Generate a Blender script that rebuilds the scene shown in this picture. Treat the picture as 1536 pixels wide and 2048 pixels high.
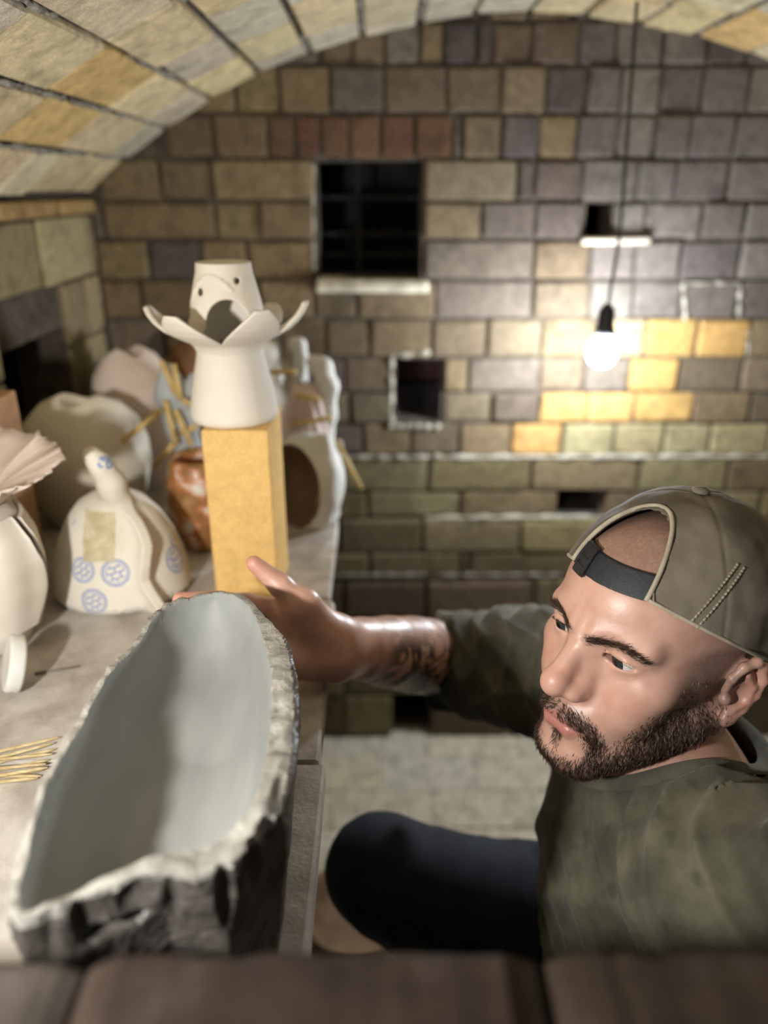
import bpy, bmesh, math, random
import numpy as np
from mathutils import Vector, Matrix, Euler

scene = bpy.context.scene
COL = scene.collection
for o in list(bpy.data.objects):
    bpy.data.objects.remove(o, do_unlink=True)

# ------------------------------------------------------------------ camera
FPX = 1540.0                      # focal length in pixels of the 1536 x 2048 frame
CAM = np.array([0.0, 0.0, 1.30])
PITCH = math.atan(654.0 / FPX)
YAW = math.atan(13.0 / FPX * math.cos(PITCH))
_cp, _sp, _cy, _sy = math.cos(PITCH), math.sin(PITCH), math.cos(YAW), math.sin(YAW)
C_R = np.array([_cy, -_sy, 0.0])
C_F = np.array([_sy * _cp, _cy * _cp, -_sp])
C_U = np.cross(C_R, C_F)
cam_data = bpy.data.cameras.new('camera')
cam = bpy.data.objects.new('camera', cam_data)
COL.objects.link(cam)
cam.matrix_world = Matrix(((C_R[0], C_U[0], -C_F[0], CAM[0]), (C_R[1], C_U[1], -C_F[1], CAM[1]),
                           (C_R[2], C_U[2], -C_F[2], CAM[2]), (0, 0, 0, 1)))
cam_data.sensor_fit = 'VERTICAL'
cam_data.sensor_height = 36.0
cam_data.lens = FPX / 2048.0 * 36.0
cam_data.clip_start = 0.01
cam_data.dof.use_dof = True
cam_data.dof.focus_distance = 0.66
cam_data.dof.aperture_fstop = cam_data.lens / 1000.0 / 0.0125
scene.camera = cam

# ------------------------------------------------------------------ light
scene.view_settings.view_transform = 'Standard'
scene.view_settings.look = 'None'
scene.view_settings.gamma = 1.0
scene.view_settings.use_curve_mapping = False
scene.view_settings.exposure = 0.0
world = bpy.data.worlds.new('world')
scene.world = world
world.use_nodes = True
world.node_tree.nodes['Background'].inputs[0].default_value = (0.75, 0.80, 0.92, 1)
world.node_tree.nodes['Background'].inputs[1].default_value = 0.10   # dim daylight through the kiln door behind the camera
BULB_POWER = 540.0      # emission strength of the hanging bulb
LAMP_POWER = 31.0       # watts of the work lamp in the doorway, left of the frame

# ------------------------------------------------------------------ helpers
def ray(u, v):
    return C_R * ((u - 768.0) / FPX) - C_U * ((v - 1024.0) / FPX) + C_F
def P(u, v, zc):
    return CAM + ray(u, v) * zc
def PZ(u, v, z):
    r = ray(u, v); return CAM + r * ((z - CAM[2]) / r[2])
def PY(u, v, y):
    r = ray(u, v); return CAM + r * (y / r[1])
def PX(u, v, x):
    r = ray(u, v); return CAM + r * (x / r[0])
def V3(*a):
    return np.array(a, dtype=float)
def nrm(a):
    a = np.asarray(a, float); return a / (np.linalg.norm(a) + 1e-12)

def origin_of(parent):
    o = np.zeros(3)
    while parent is not None:
        o = o + np.array(parent.location); parent = parent.parent
    return o
def mesh_obj(name, verts, faces, mat=None, parent=None, loc=None, smooth=False, sharp=None):
    """One mesh object from world-space vertices; its origin is loc (or its parent's origin)."""
    base = origin_of(parent)
    off = np.asarray(loc, float) if loc is not None else base
    me = bpy.data.meshes.new(name)
    v = np.asarray(verts, float) - off
    me.from_pydata(v.tolist(), [], [list(map(int, f)) for f in faces])
    me.update()
    if smooth:
        me.shade_smooth()
        if sharp is not None:
            me.set_sharp_from_angle(angle=math.radians(sharp))
    o = bpy.data.objects.new(name, me)
    COL.objects.link(o)
    if parent is not None:
        o.parent = parent
    o.location = off - base
    if mat is not None:
        me.materials.append(mat)
    return o
def thing(name, label, cat, loc=(0, 0, 0), group=None):
    o = bpy.data.objects.new(name, None)
    o.empty_display_size = 0.05
    COL.objects.link(o)
    o.location = loc
    return tag(o, label, cat, group)
def tag(o, label=None, cat=None, group=None, kind=None):
    if label: o['label'] = label
    if cat: o['category'] = cat
    if group: o['group'] = group
    if kind: o['kind'] = kind
    return o
def join(*parts):
    vs, fs, n = [], [], 0
    for v, f in parts:
        vs.append(np.asarray(v, float)); fs += [[i + n for i in q] for q in f]; n += len(v)
    return np.concatenate(vs), fs

# value noise (vectorised)
def _hash(ix, iy, iz, seed):
    n = (ix.astype(np.int64) * 374761393 + iy.astype(np.int64) * 668265263 + iz.astype(np.int64) * 2147483647 // 7 + seed * 1274126177) & 0xffffffff
    n = ((n ^ (n >> 13)) * 1274126177) & 0xffffffff
    n = (n ^ (n >> 16)) & 0xffffff
    return n.astype(np.float32) / 0xffffff * 2 - 1
def vnoise(p, scale, seed=0):
    q = np.asarray(p) * scale
    i = np.floor(q).astype(np.int64); f = (q - i).astype(np.float32); f = f * f * (3 - 2 * f)
    r = 0
    for dx in (0, 1):
        wx = f[..., 0] if dx else 1 - f[..., 0]
        for dy in (0, 1):
            wy = f[..., 1] if dy else 1 - f[..., 1]
            for dz in (0, 1):
                wz = f[..., 2] if dz else 1 - f[..., 2]
                r = r + wx * wy * wz * _hash(i[..., 0] + dx, i[..., 1] + dy, i[..., 2] + dz, seed)
    return r
def fbm(p, scale, seed=0, octaves=3):
    r, a = 0, 1.0
    for k in range(octaves):
        r = r + a * vnoise(p, scale * 2 ** k, seed + k); a *= 0.5
    return r

# signed distance primitives; p is (N,3) float32
def ln(a): return np.sqrt((a * a).sum(-1))
def s_ell(p, c, r):
    q = (p - np.float32(c)); r = np.float32(r)
    k0 = ln(q / r); k1 = ln(q / (r * r)) + 1e-9
    return k0 * (k0 - 1) / k1
def s_sph(p, c, r): return ln(p - np.float32(c)) - np.float32(r)
def s_cap(p, a, b, ra, rb=None):
    rb = ra if rb is None else rb
    a = np.float32(a); ba = np.float32(b) - a; pa = p - a
    t = np.clip((pa @ ba) / np.float32(ba @ ba + 1e-12), 0, 1)
    return ln(pa - t[:, None] * ba) - (ra + (rb - ra) * t)
def s_box(p, c, half, r=0.0, rot=None):
    q = p - np.float32(c)
    if rot is not None: q = q @ np.float32(rot)
    q = np.abs(q) - (np.float32(half) - r)
    return ln(np.maximum(q, 0)) + np.minimum(q.max(-1), 0) - r
def smin(a, b, k):
    h = np.maximum(k - np.abs(a - b), 0) / k
    return np.minimum(a, b) - h * h * k * 0.25
def smax(a, b, k): return -smin(-a, -b, k)
def s_path(p, pts, rad, k=0.004):
    d = None
    for i in range(len(pts) - 1):
        c = s_cap(p, pts[i], pts[i + 1], rad[i], rad[i + 1])
        d = c if d is None else smin(d, c, k)
    return d

def surf(fn, lo, hi, h, block=6, newton=2):
    """Surface nets over fn's zero set on a block-sparse grid -> verts, quads."""
    lo = np.asarray(lo, float); hi = np.asarray(hi, float)
    nb = np.ceil((hi - lo) / (h * block)).astype(int)
    n = nb * block + 1
    g = [np.arange(nb[i]) for i in range(3)]
    B = np.stack(np.meshgrid(*g, indexing='ij'), -1).reshape(-1, 3)
    cen = (lo + (B + 0.5) * block * h).astype(np.float32)
    d = fn(cen)
    act = np.abs(d) < block * h * 0.87 * 1.6 + 2 * h
    val = np.ones(n, np.float32)
    # signs for inactive blocks
    full = np.where(d.reshape(nb) < 0, -1.0, 1.0).astype(np.float32)
    val[:-1, :-1, :-1] = np.repeat(np.repeat(np.repeat(full, block, 0), block, 1), block, 2)
    l = np.arange(block + 1)
    L = np.stack(np.meshgrid(l, l, l, indexing='ij'), -1).reshape(-1, 3)
    A = B[act] * block
    for s in range(0, len(A), 2000):
        I = (A[s:s + 2000, None, :] + L[None]).reshape(-1, 3)
        pts = (lo + I * h).astype(np.float32)
        val[I[:, 0], I[:, 1], I[:, 2]] = fn(pts)
    ins = val < 0
    c = np.zeros(tuple(n - 1), np.int8)
    for dx in (0, 1):
        for dy in (0, 1):
            for dz in (0, 1):
                c += ins[dx:n[0] - 1 + dx, dy:n[1] - 1 + dy, dz:n[2] - 1 + dz]
    cells = np.argwhere((c > 0) & (c < 8))
    idx = -np.ones(tuple(n - 1), np.int64)
    idx[cells[:, 0], cells[:, 1], cells[:, 2]] = np.arange(len(cells))
    acc = np.zeros((len(cells), 3)); cnt = np.zeros(len(cells))
    offs = [np.array(o) for o in ((0,0,0),(1,0,0),(0,1,0),(1,1,0),(0,0,1),(1,0,1),(0,1,1),(1,1,1))]
    for a in range(8):
        for ax in range(3):
            if offs[a][ax]: continue
            o1 = offs[a]; o2 = o1.copy(); o2[ax] = 1
            i1 = cells + o1; i2 = cells + o2
            v1 = val[i1[:, 0], i1[:, 1], i1[:, 2]]; v2 = val[i2[:, 0], i2[:, 1], i2[:, 2]]
            m = (v1 < 0) != (v2 < 0)
            t = np.where(m, v1 / np.where(m, v1 - v2, 1), 0)
            pt = o1 + t[:, None] * (o2 - o1)
            acc[m] += pt[m]; cnt[m] += 1
    verts = lo + (cells + acc / np.maximum(cnt, 1)[:, None]) * h
    quads = []
    for ax in range(3):
        b1, b2 = (ax + 1) % 3, (ax + 2) % 3
        sl0 = [slice(1, n[i] - 1) for i in range(3)]; sl0[ax] = slice(0, n[ax] - 1)
        sl1 = list(sl0); sl1[ax] = slice(1, n[ax])
        s0, s1 = ins[tuple(sl0)], ins[tuple(sl1)]
        e = np.argwhere(s0 != s1); 
        if not len(e): continue
        flip = s0[e[:, 0], e[:, 1], e[:, 2]]
        base = e.copy(); base[:, b1] += 1; base[:, b2] += 1
        q = []
        for (u, w) in ((-1, -1), (0, -1), (0, 0), (-1, 0)):
            j = base.copy(); j[:, b1] += u; j[:, b2] += w
            q.append(idx[j[:, 0], j[:, 1], j[:, 2]])
        q = np.stack(q, 1)
        q[~flip] = q[~flip][:, ::-1]
        quads.append(q[(q >= 0).all(1)])
    quads = np.concatenate(quads)
    v = verts.astype(np.float32)
    for it in range(newton):
        f0 = fn(v); e = np.float32(h * 0.25)
        gr = np.stack([(fn(v + e * np.float32(k)) - f0) / e for k in np.eye(3)], -1)
        gl = (gr * gr).sum(-1) + 1e-6
        step = -(f0 / gl)[:, None] * gr
        sl = ln(step)[:, None] + 1e-9
        v = v + step * np.minimum(1, h * 0.6 / sl)
    return v.astype(float), quads.tolist()

# ------------------------------------------------------------------ materials
def new_mat(name):
    m = bpy.data.materials.new(name); m.use_nodes = True
    nt = m.node_tree
    return m, nt, nt.nodes['Principled BSDF']
def node(nt, typ, **kw):
    n = nt.nodes.new(typ)
    for k, v in kw.items(): setattr(n, k, v)
    return n
def c4(c): return (c[0], c[1], c[2], 1.0)
def srgb(h):
    h = h.lstrip('#'); r = [int(h[i:i + 2], 16) / 255 for i in (0, 2, 4)]
    return tuple(x / 12.92 if x <= 0.04045 else ((x + 0.055) / 1.055) ** 2.4 for x in r)
def noise_tex(nt, scale, detail=4, rough=0.55, coord='Object', stretch=None):
    tc = node(nt, 'ShaderNodeTexCoord')
    src = tc.outputs[coord]
    if stretch:
        mp = node(nt, 'ShaderNodeMapping'); mp.inputs['Scale'].default_value = stretch
        nt.links.new(src, mp.inputs['Vector']); src = mp.outputs['Vector']
    n = node(nt, 'ShaderNodeTexNoise')
    n.inputs['Scale'].default_value = scale; n.inputs['Detail'].default_value = detail; n.inputs['Roughness'].default_value = rough
    nt.links.new(src, n.inputs['Vector'])
    return n
def ramp(nt, fac, stops):
    r = node(nt, 'ShaderNodeValToRGB')
    e = r.color_ramp.elements
    while len(e) < len(stops): e.new(0.5)
    for i, (p, c) in enumerate(stops):
        e[i].position = p; e[i].color = c4(c)
    nt.links.new(fac, r.inputs['Fac'])
    return r.outputs['Color']
def mixc(nt, fac, a, b, mode='MIX'):
    m = node(nt, 'ShaderNodeMix', data_type='RGBA', blend_type=mode)
    for s, x in ((0, fac), (6, a), (7, b)):
        if hasattr(x, 'node'): nt.links.new(x, m.inputs[s])
        elif s == 0: m.inputs[0].default_value = x
        else: m.inputs[s].default_value = c4(x)
    return m.outputs[2]
def bump(nt, bsdf, height, strength=0.3, dist=0.002, prev=None):
    b = node(nt, 'ShaderNodeBump')
    b.inputs['Strength'].default_value = strength; b.inputs['Distance'].default_value = dist
    nt.links.new(height, b.inputs['Height'])
    if prev is not None: nt.links.new(prev, b.inputs['Normal'])
    nt.links.new(b.outputs['Normal'], bsdf.inputs['Normal'])
    return b.outputs['Normal']
def simple(name, c1, c2, rough=0.8, scale=30, lo=0.35, hi=0.65, bscale=None, bstr=0.2, bdist=0.002, detail=3, coord='Object', stretch=None, spec=0.5, sss=0.0, metallic=0.0):
    m, nt, b = new_mat(name)
    n = noise_tex(nt, scale, detail, coord=coord, stretch=stretch)
    nt.links.new(ramp(nt, n.outputs['Fac'], [(lo, c1), (hi, c2)]), b.inputs['Base Color'])
    b.inputs['Roughness'].default_value = rough
    b.inputs['Specular IOR Level'].default_value = spec
    b.inputs['Metallic'].default_value = metallic
    if sss: b.inputs['Subsurface Weight'].default_value = sss; b.inputs['Subsurface Scale'].default_value = 0.004
    if bscale:
        n2 = noise_tex(nt, bscale, 2, 0.6, coord=coord, stretch=stretch)
        bump(nt, b, n2.outputs['Fac'], bstr, bdist)
    return m
def brick_mat(name, rough=0.9, grain=1.0, stain=(0.10, 0.08, 0.07), stain_amt=0.5, relief=True, mottle=1.0):
    """Fired brick: the piece's own colour (object colour) with grain, blotches, specks and stains."""
    m, nt, b = new_mat(name)
    oi = node(nt, 'ShaderNodeObjectInfo')
    n2 = noise_tex(nt, 60, 2, 0.65)
    n4 = noise_tex(nt, 20, 2, 0.7)
    f1 = ramp(nt, n4.outputs['Fac'], [(0.25, (0.72, 0.70, 0.68)), (0.6, (1.2, 1.18, 1.14))])
    c = mixc(nt, mottle, oi.outputs['Color'], f1, 'MULTIPLY')
    f2 = ramp(nt, n2.outputs['Fac'], [(0.3, (0.80, 0.79, 0.78)), (0.7, (1.16, 1.16, 1.16))])
    c = mixc(nt, mottle, c, f2, 'MULTIPLY')
    if relief:
        n3 = noise_tex(nt, 420, 1, 0.6)
        f3 = ramp(nt, n3.outputs['Fac'], [(0.35, (0.75, 0.73, 0.7)), (0.5, (1, 1, 1)), (0.7, (1.25, 1.22, 1.15))])
        c = mixc(nt, 0.7 * grain, c, f3, 'MULTIPLY')
    fs = ramp(nt, n4.outputs['Fac'], [(0.56, (0, 0, 0)), (0.74, (stain_amt,) * 3)])
    c = mixc(nt, fs, c, stain)
    nt.links.new(c, b.inputs['Base Color'])
    b.inputs['Roughness'].default_value = rough
    b.inputs['Specular IOR Level'].default_value = 0.25
    if relief:
        hsum = node(nt, 'ShaderNodeMath', operation='MULTIPLY_ADD'); hsum.inputs[1].default_value = 0.4
        nt.links.new(n3.outputs['Fac'], hsum.inputs[0]); nt.links.new(n2.outputs['Fac'], hsum.inputs[2])
        bump(nt, b, hsum.outputs[0], 0.6, 0.003)
    return m

# chamfered box given by 8 corner map: fn(a,b,c) with a,b,c in [0,1] -> world point
_CH = None
def chamfer_cells():
    global _CH
    if _CH: return _CH
    vs, key = [], {}
    def vid(corner, ax):
        k = (corner, ax)
        if k not in key: key[k] = len(vs); vs.append(k)
        return key[k]
    fs = []
    corners = [(a, b, c) for a in (0, 1) for b in (0, 1) for c in (0, 1)]
    for ax in range(3):                      # six faces
        for s in (0, 1):
            o = [(0, 0), (1, 0), (1, 1), (0, 1)]
            f = []
            for (p, q) in o:
                c = [0, 0, 0]; c[ax] = s; c[(ax + 1) % 3] = p; c[(ax + 2) % 3] = q
                f.append(vid(tuple(c), ax))
            fs.append(f if s else f[::-1])
    for ax in range(3):                      # twelve edges
        a1, a2 = (ax + 1) % 3, (ax + 2) % 3
        for p in (0, 1):
            for q in (0, 1):
                c0 = [0, 0, 0]; c0[a1] = p; c0[a2] = q; c1 = list(c0); c1[ax] = 1
                c0, c1 = tuple(c0), tuple(c1)
                f = [vid(c0, a1), vid(c1, a1), vid(c1, a2), vid(c0, a2)]
                fs.append(f if (p ^ q) else f[::-1])
    for c in corners:                        # eight corners
        f = [vid(c, 0), vid(c, 1), vid(c, 2)]
        fs.append(f if (sum(c) % 2 == 1) else f[::-1])
    _CH = (vs, fs)
    return _CH
def chamfer_box(fn, size, ch, jit=0.0, rnd=None):
    """size: real lengths along a,b,c so that the chamfer ch is the same on all edges."""
    vs, fs = chamfer_cells()
    out = []
    for corner, ax in vs:
        t = []
        for k in range(3):
            x = float(corner[k])
            if k != ax:
                e = ch / size[k] * (1 + (rnd.uniform(-0.5, 0.6) if rnd else 0))
                x = e if corner[k] == 0 else 1 - e
            elif jit and rnd:
                x += rnd.uniform(-jit, jit) / size[k]
            t.append(x)
        out.append(fn(*t))
    return np.array(out), fs
def aabox(lo, hi, ch=0.002, jit=0.0, rnd=None):
    lo = np.asarray(lo, float); hi = np.asarray(hi, float)
    return chamfer_box(lambda a, b, c: lo + (hi - lo) * np.array([a, b, c]), hi - lo, ch, jit, rnd)
def lathe(profile, center=(0, 0, 0), seg=48, cap0=True, cap1=False, warp=None):
    """profile [(r,z)...] -> verts, faces around z through center."""
    vs, fs = [], []
    c = np.asarray(center, float)
    for (r, z) in profile:
        for k in range(seg):
            a = 2 * math.pi * k / seg
            p = np.array([r * math.cos(a), r * math.sin(a), z])
            if warp: p = warp(p, a)
            vs.append(c + p)
    m = len(profile)
    for i in range(m - 1):
        for k in range(seg):
            k2 = (k + 1) % seg
            fs.append([i * seg + k, i * seg + k2, (i + 1) * seg + k2, (i + 1) * seg + k])
    if cap0: fs.append(list(range(seg))[::-1])
    if cap1: fs.append([(m - 1) * seg + k for k in range(seg)])
    return np.array(vs), fs
def tube(pts, rad, seg=8, cap=True):
    pts = [np.asarray(p, float) for p in pts]
    if not hasattr(rad, '__len__'): rad = [rad] * len(pts)
    vs, fs = [], []
    t0 = nrm(pts[1] - pts[0]); up = np.array([0, 0, 1.0]) if abs(t0[2]) < 0.9 else np.array([1.0, 0, 0])
    for i, p in enumerate(pts):
        t = nrm(pts[min(i + 1, len(pts) - 1)] - pts[max(i - 1, 0)])
        s = nrm(np.cross(t, up)); up = np.cross(s, t)
        for k in range(seg):
            a = 2 * math.pi * k / seg
            vs.append(p + rad[i] * (math.cos(a) * s + math.sin(a) * up))
    for i in range(len(pts) - 1):
        for k in range(seg):
            k2 = (k + 1) % seg
            fs.append([i * seg + k2, i * seg + k, (i + 1) * seg + k, (i + 1) * seg + k2])
    if cap:
        fs.append(list(range(seg))); n = (len(pts) - 1) * seg
        fs.append([n + k for k in range(seg)][::-1])
    return np.array(vs), fs
def catmull(pts, n):
    """closed smooth curve through pts, n samples"""
    pts = np.asarray(pts, float); m = len(pts); out = []
    for i in range(n):
        t = i / n * m; k = int(t); f = t - k
        p0, p1, p2, p3 = pts[(k - 1) % m], pts[k % m], pts[(k + 1) % m], pts[(k + 2) % m]
        out.append(0.5 * ((2 * p1) + (-p0 + p2) * f + (2 * p0 - 5 * p1 + 4 * p2 - p3) * f * f + (-p0 + 3 * p1 - 3 * p2 + p3) * f ** 3))
    return np.array(out)
scene.cycles.use_denoising = True
scene.cycles.use_adaptive_sampling = True
scene.cycles.adaptive_threshold = 0.04
scene.cycles.max_bounces = 6
scene.cycles.diffuse_bounces = 3
scene.cycles.glossy_bounces = 2
scene.cycles.transmission_bounces = 2

# ================================================================== THE KILN CHAMBER
D = 1.63                     # distance of the back wall
XL = float(PY(175, 390, D)[0])          # left wall
ZS = float(PY(175, 390, D)[2])          # springing line
XA = float(PY(1060, 25, D)[0]); ZA = float(PY(1060, 25, D)[2])
HW = XA - XL; XR = XA + HW; RISE = ZA - ZS
RV = (HW * HW + RISE * RISE) / (2 * RISE); ZCV = ZA - RV
PHI = math.asin(HW / RV)
Y0 = 0.30                    # inner face of the front (door) wall

M_WALL = brick_mat('wall_brick', relief=False, stain=(0.05, 0.04, 0.035), stain_amt=0.45)
M_FLOORB = brick_mat('floor_brick', relief=False, stain=(0.45, 0.40, 0.30), stain_amt=0.3)
M_VAULT = brick_mat('vault_brick', stain=(0.16, 0.13, 0.10), stain_amt=0.25)
M_YBRICK = brick_mat('yellow_brick', grain=0.6, mottle=0.35, stain=(0.62, 0.36, 0.14), stain_amt=0.35)
M_MORTAR_D = simple('dark_mortar', srgb('40382f'), srgb('5a5044'), 0.95, 40, bscale=150, bstr=0.6, bdist=0.004)
M_MORTAR_L = simple('pale_mortar', srgb('8f8878'), srgb('bdb7a6'), 0.95, 60, bscale=200, bstr=0.7, bdist=0.004)
M_MORTAR_G = simple('ash_mortar', srgb('6a645b'), srgb('a39d92'), 0.95, 90, bscale=260, bstr=0.8, bdist=0.004)
M_BLACK = simple('black_lining', (0.012, 0.012, 0.015), (0.03, 0.028, 0.03), 0.9, 20)  # near-black lining of the wall shafts and the firing port
M_FLOOR = simple('sandy_floor', srgb('b3a88c'), srgb('d6cfb9'), 0.95, 9, bscale=120, bstr=0.5, bdist=0.004)

def brick(verts_faces, colour, mat, parent, name='brick'):
    o = mesh_obj(name, verts_faces[0], verts_faces[1], mat, parent)
    o.color = (colour[0], colour[1], colour[2], 1)
    return o
def vary(c, rnd, a=0.12):
    k = 1 + rnd.uniform(-a, a)
    return tuple(max(0.0, min(1.0, x * k * (1 + rnd.uniform(-a * 0.25, a * 0.25)))) for x in c)

# ---- back wall
rnd = random.Random(11)
ROWS = [
 (-40, 40, [820, 905, 980, 1060, 1150, 1240, 1330]),
 (40, 130, [560, 640, 705, 770, 840, 890, 955, 985, 1065, 1160, 1235, 1330, 1420, 1500]),
 (130, 228, [385, 470, 560, 660, 770, 893, 1003, 1093, 1173, 1243, 1325, 1408, 1500]),
 (228, 318, [330, 430, 536, 590, 640, 700, 760, 830, 905, 925, 1003, 1078, 1155, 1235, 1312, 1382, 1470]),
 (318, 403, [200, 320, 425, 628, 848, 1035, 1068, 1165, 1275, 1352, 1460]),
 (403, 480, [182, 207, 430, 520, 628, 848, 962, 1070, 1168, 1232, 1292, 1405, 1490]),
 (480, 560, [190, 297, 402, 495, 628, 848, 1068, 1180, 1270, 1362, 1482]),
 (560, 638, [205, 285, 400, 520, 628, 715, 870, 1065, 1180, 1268, 1364, 1478]),
 (638, 717, [215, 330, 450, 560, 650, 740, 864, 975, 1083, 1190, 1293, 1395, 1497]),
 (717, 786, [215, 350, 480, 590, 690, 788, 887, 937, 1080, 1170, 1258, 1357, 1485]),
 (786, 848, [220, 380, 520, 640, 700, 788, 887, 984, 1080, 1176, 1270, 1386, 1500]),
 (848, 912, [225, 420, 600, 727, 820, 920, 1022, 1124, 1228, 1328, 1421]),
 (912, 979, [228, 400, 640, 856, 1060, 1275, 1450]),
 (979, 1033, [230, 420, 640, 735, 920, 1112, 1207, 1400]),
 (1033, 1095, [232, 500, 680, 844, 1036, 1250, 1450]),
 (1095, 1148, [236, 560, 740, 918, 935, 1150, 1380]),
 (1148, 1218, [240, 520, 690, 850, 1060, 1290]),
 (1218, 1290, [246, 480, 700, 930, 1150, 1400]),
 (1290, 1372, [252, 500, 690, 850, 1060, 1290]),
 (1372, 1449, [258, 540, 690, 785, 860, 1010, 1220, 1420]),
]
HOLES = [(628, 318, 848, 560), (788, 717, 887, 848), (1112, 979, 1207, 1033), (785, 1372, 860, 1449), (1168, 403, 1232, 480)]
pal = [srgb(c) for c in ('6e604c', '695c4c', '706552', '645848', '6b6157', '5d534c', '73644d', '64594e')]
pal_low = [srgb(c) for c in ('706649', '685b44', '736a4f', '605543', '5c503f')]
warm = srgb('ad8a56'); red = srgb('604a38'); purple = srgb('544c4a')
def wall_colour(u0, v0, u1, v1):
    u, v = (u0 + u1) / 2, (v0 + v1) / 2
    if v0 == 228 and 535 < u < 906: return vary(red, rnd, .2)
    if (v0, u0) in ((228, 1003), (130, 1093), (40, 955), (480, 297), (40, 890)): return vary(purple, rnd)
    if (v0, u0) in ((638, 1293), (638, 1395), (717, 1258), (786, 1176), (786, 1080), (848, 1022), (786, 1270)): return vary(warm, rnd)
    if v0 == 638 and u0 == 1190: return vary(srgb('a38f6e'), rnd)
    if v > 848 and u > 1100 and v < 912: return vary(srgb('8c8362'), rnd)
    if v > 900: return vary(rnd.choice(pal_low), rnd, .15)
    if u < 620: return vary(srgb(rnd.choice(('75654c', '6b5d46', '786a50', '645744', '695e50'))), rnd, .10)
    if u > 1150 and v < 640: return vary(srgb(rnd.choice(('6a635e', '635c59', '706862', '5f5854'))), rnd, .10)
    return vary(rnd.choice(pal), rnd, .10)

bw_v = [PY(u, v, D + 0.11) for u, v in ((120, -60), (2100, -60), (2100, 1470), (120, 1470))]
zlo, zhi = 0.0, ZA + 0.10
wall_back = mesh_obj('wall_back', *aabox((XL - 0.12, D + 0.012, 0), (XR + 0.12, D + 0.02, ZA + 0.06)), M_MORTAR_D, loc=(XA, D, 0))
tag(wall_back, 'back wall of weathered brown firebricks with small dark openings', kind='structure')
def step(v):                         # lower courses stand a little proud
    return (0.016 if v >= 912 else 0) + (0.014 if v >= 1033 else 0) + (0.014 if v >= 1148 else 0)
def in_hole(u, v):
    return any(a <= u <= c and b <= v <= d for a, b, c, d in HOLES)
# cut the backing behind the holes: rebuild it as strips
bpy.data.objects.remove(wall_back, do_unlink=True)
hr = []
for a, b, c, d in HOLES:
    p, q = PY(a, (b + d) / 2, D), PY(c, (b + d) / 2, D)
    hr.append((p[0] + .004, q[0] - .004, PY((a + c) / 2, d, D)[2] + .003, PY((a + c) / 2, b, D)[2] - .003))
xs = sorted({XL - 0.12, XR + 0.12} | {h[0] for h in hr} | {h[1] for h in hr})
zs = sorted({0.0, ZA + 0.06} | {h[2] for h in hr} | {h[3] for h in hr})
parts = []
for i in range(len(xs) - 1):
    for j in range(len(zs) - 1):
        cx, cz = (xs[i] + xs[i + 1]) / 2, (zs[j] + zs[j + 1]) / 2
        if any(h[0] < cx < h[1] and h[2] < cz < h[3] for h in hr): continue
        y = D + 0.010
        parts.append((np.array([(xs[i], y, zs[j]), (xs[i + 1], y, zs[j]), (xs[i + 1], y, zs[j + 1]), (xs[i], y, zs[j + 1]),
                                (xs[i], y + .1, zs[j]), (xs[i + 1], y + .1, zs[j]), (xs[i + 1], y + .1, zs[j + 1]), (xs[i], y + .1, zs[j + 1])]),
                      [[0, 1, 2, 3], [7, 6, 5, 4], [0, 4, 5, 1], [3, 2, 6, 7], [1, 5, 6, 2], [0, 3, 7, 4]]))
wall_back = mesh_obj('wall_back', *join(*parts), M_MORTAR_D, loc=(XA, D, 0))
tag(wall_back, 'back wall of weathered brown firebricks with small dark openings', kind='structure')
def wall_z(v, u=800): return float(PY(u, v, D)[2])
for (v0, v1, cuts) in ROWS:
    z1, z0 = wall_z(v0), wall_z(v1)
    uc = list(cuts) + [min(cuts[-1] + 115 * k, 2080) for k in range(1, 8)]
    vm = (v0 + v1) / 2
    x_prev = None
    for u0, u1 in zip(uc[:-1], uc[1:]):
        if u1 - u0 < 8: continue
        if in_hole((u0 + u1) / 2, vm): continue
        x0, x1 = PY(u0, vm, D)[0], PY(u1, vm, D)[0]
        if x0 > XR: continue
        x0 = max(x0, XL + 0.001); x1 = min(x1, XR - 0.001)
        if x1 - x0 < 0.012: continue
        # leave out what the vault hides
        xm = min(max(XA, x0), x1)
        if z0 > ZCV + math.sqrt(max(RV * RV - (xm - XA) ** 2, 0)) + 0.01: continue
        g = 0.0022 + rnd.uniform(0, 0.0018)
        y = D - step(v0) + rnd.uniform(-0.005, 0.005)
        zz1 = z1
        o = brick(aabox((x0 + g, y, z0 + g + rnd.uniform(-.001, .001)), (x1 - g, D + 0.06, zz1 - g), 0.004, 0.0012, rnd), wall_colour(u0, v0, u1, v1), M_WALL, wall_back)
# pale mortar: smears along the ledges, sills, and frames of the openings
def strip(pts, w, h, mat, parent, name, seed=0, n=40):
    """ragged bead of mortar along a polyline of world points"""
    pts = [np.asarray(p, float) for p in pts]
    L = [0]
    for a, b in zip(pts[:-1], pts[1:]): L.append(L[-1] + np.linalg.norm(b - a))
    out = []
    for i in range(n):
        s = L[-1] * i / (n - 1); k = max(j for j in range(len(pts)) if L[j] <= s + 1e-9); k = min(k, len(pts) - 2)
        f = (s - L[k]) / max(L[k + 1] - L[k], 1e-9); out.append(pts[k] * (1 - f) + pts[k + 1] * f)
    r = random.Random(seed)
    rad = [max(0.0008, w * (0.6 + 0.5 * r.random() + 0.35 * math.sin(i * 0.9 + seed))) for i in range(n)]
    out = [p + np.array([r.uniform(-1, 1), r.uniform(-1, 1), r.uniform(-1, 1)]) * w * 0.25 for p in out]
    v, f = tube(out, rad, 7)
    c = np.repeat(np.array(out), 7, 0)
    v[:, 2] = c[:, 2] + (v[:, 2] - c[:, 2]) * h
    return mesh_obj(name, v, f, mat, parent, smooth=True)
def wl(u, v, dy=0.0): return PY(u, v, D - dy)
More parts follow.
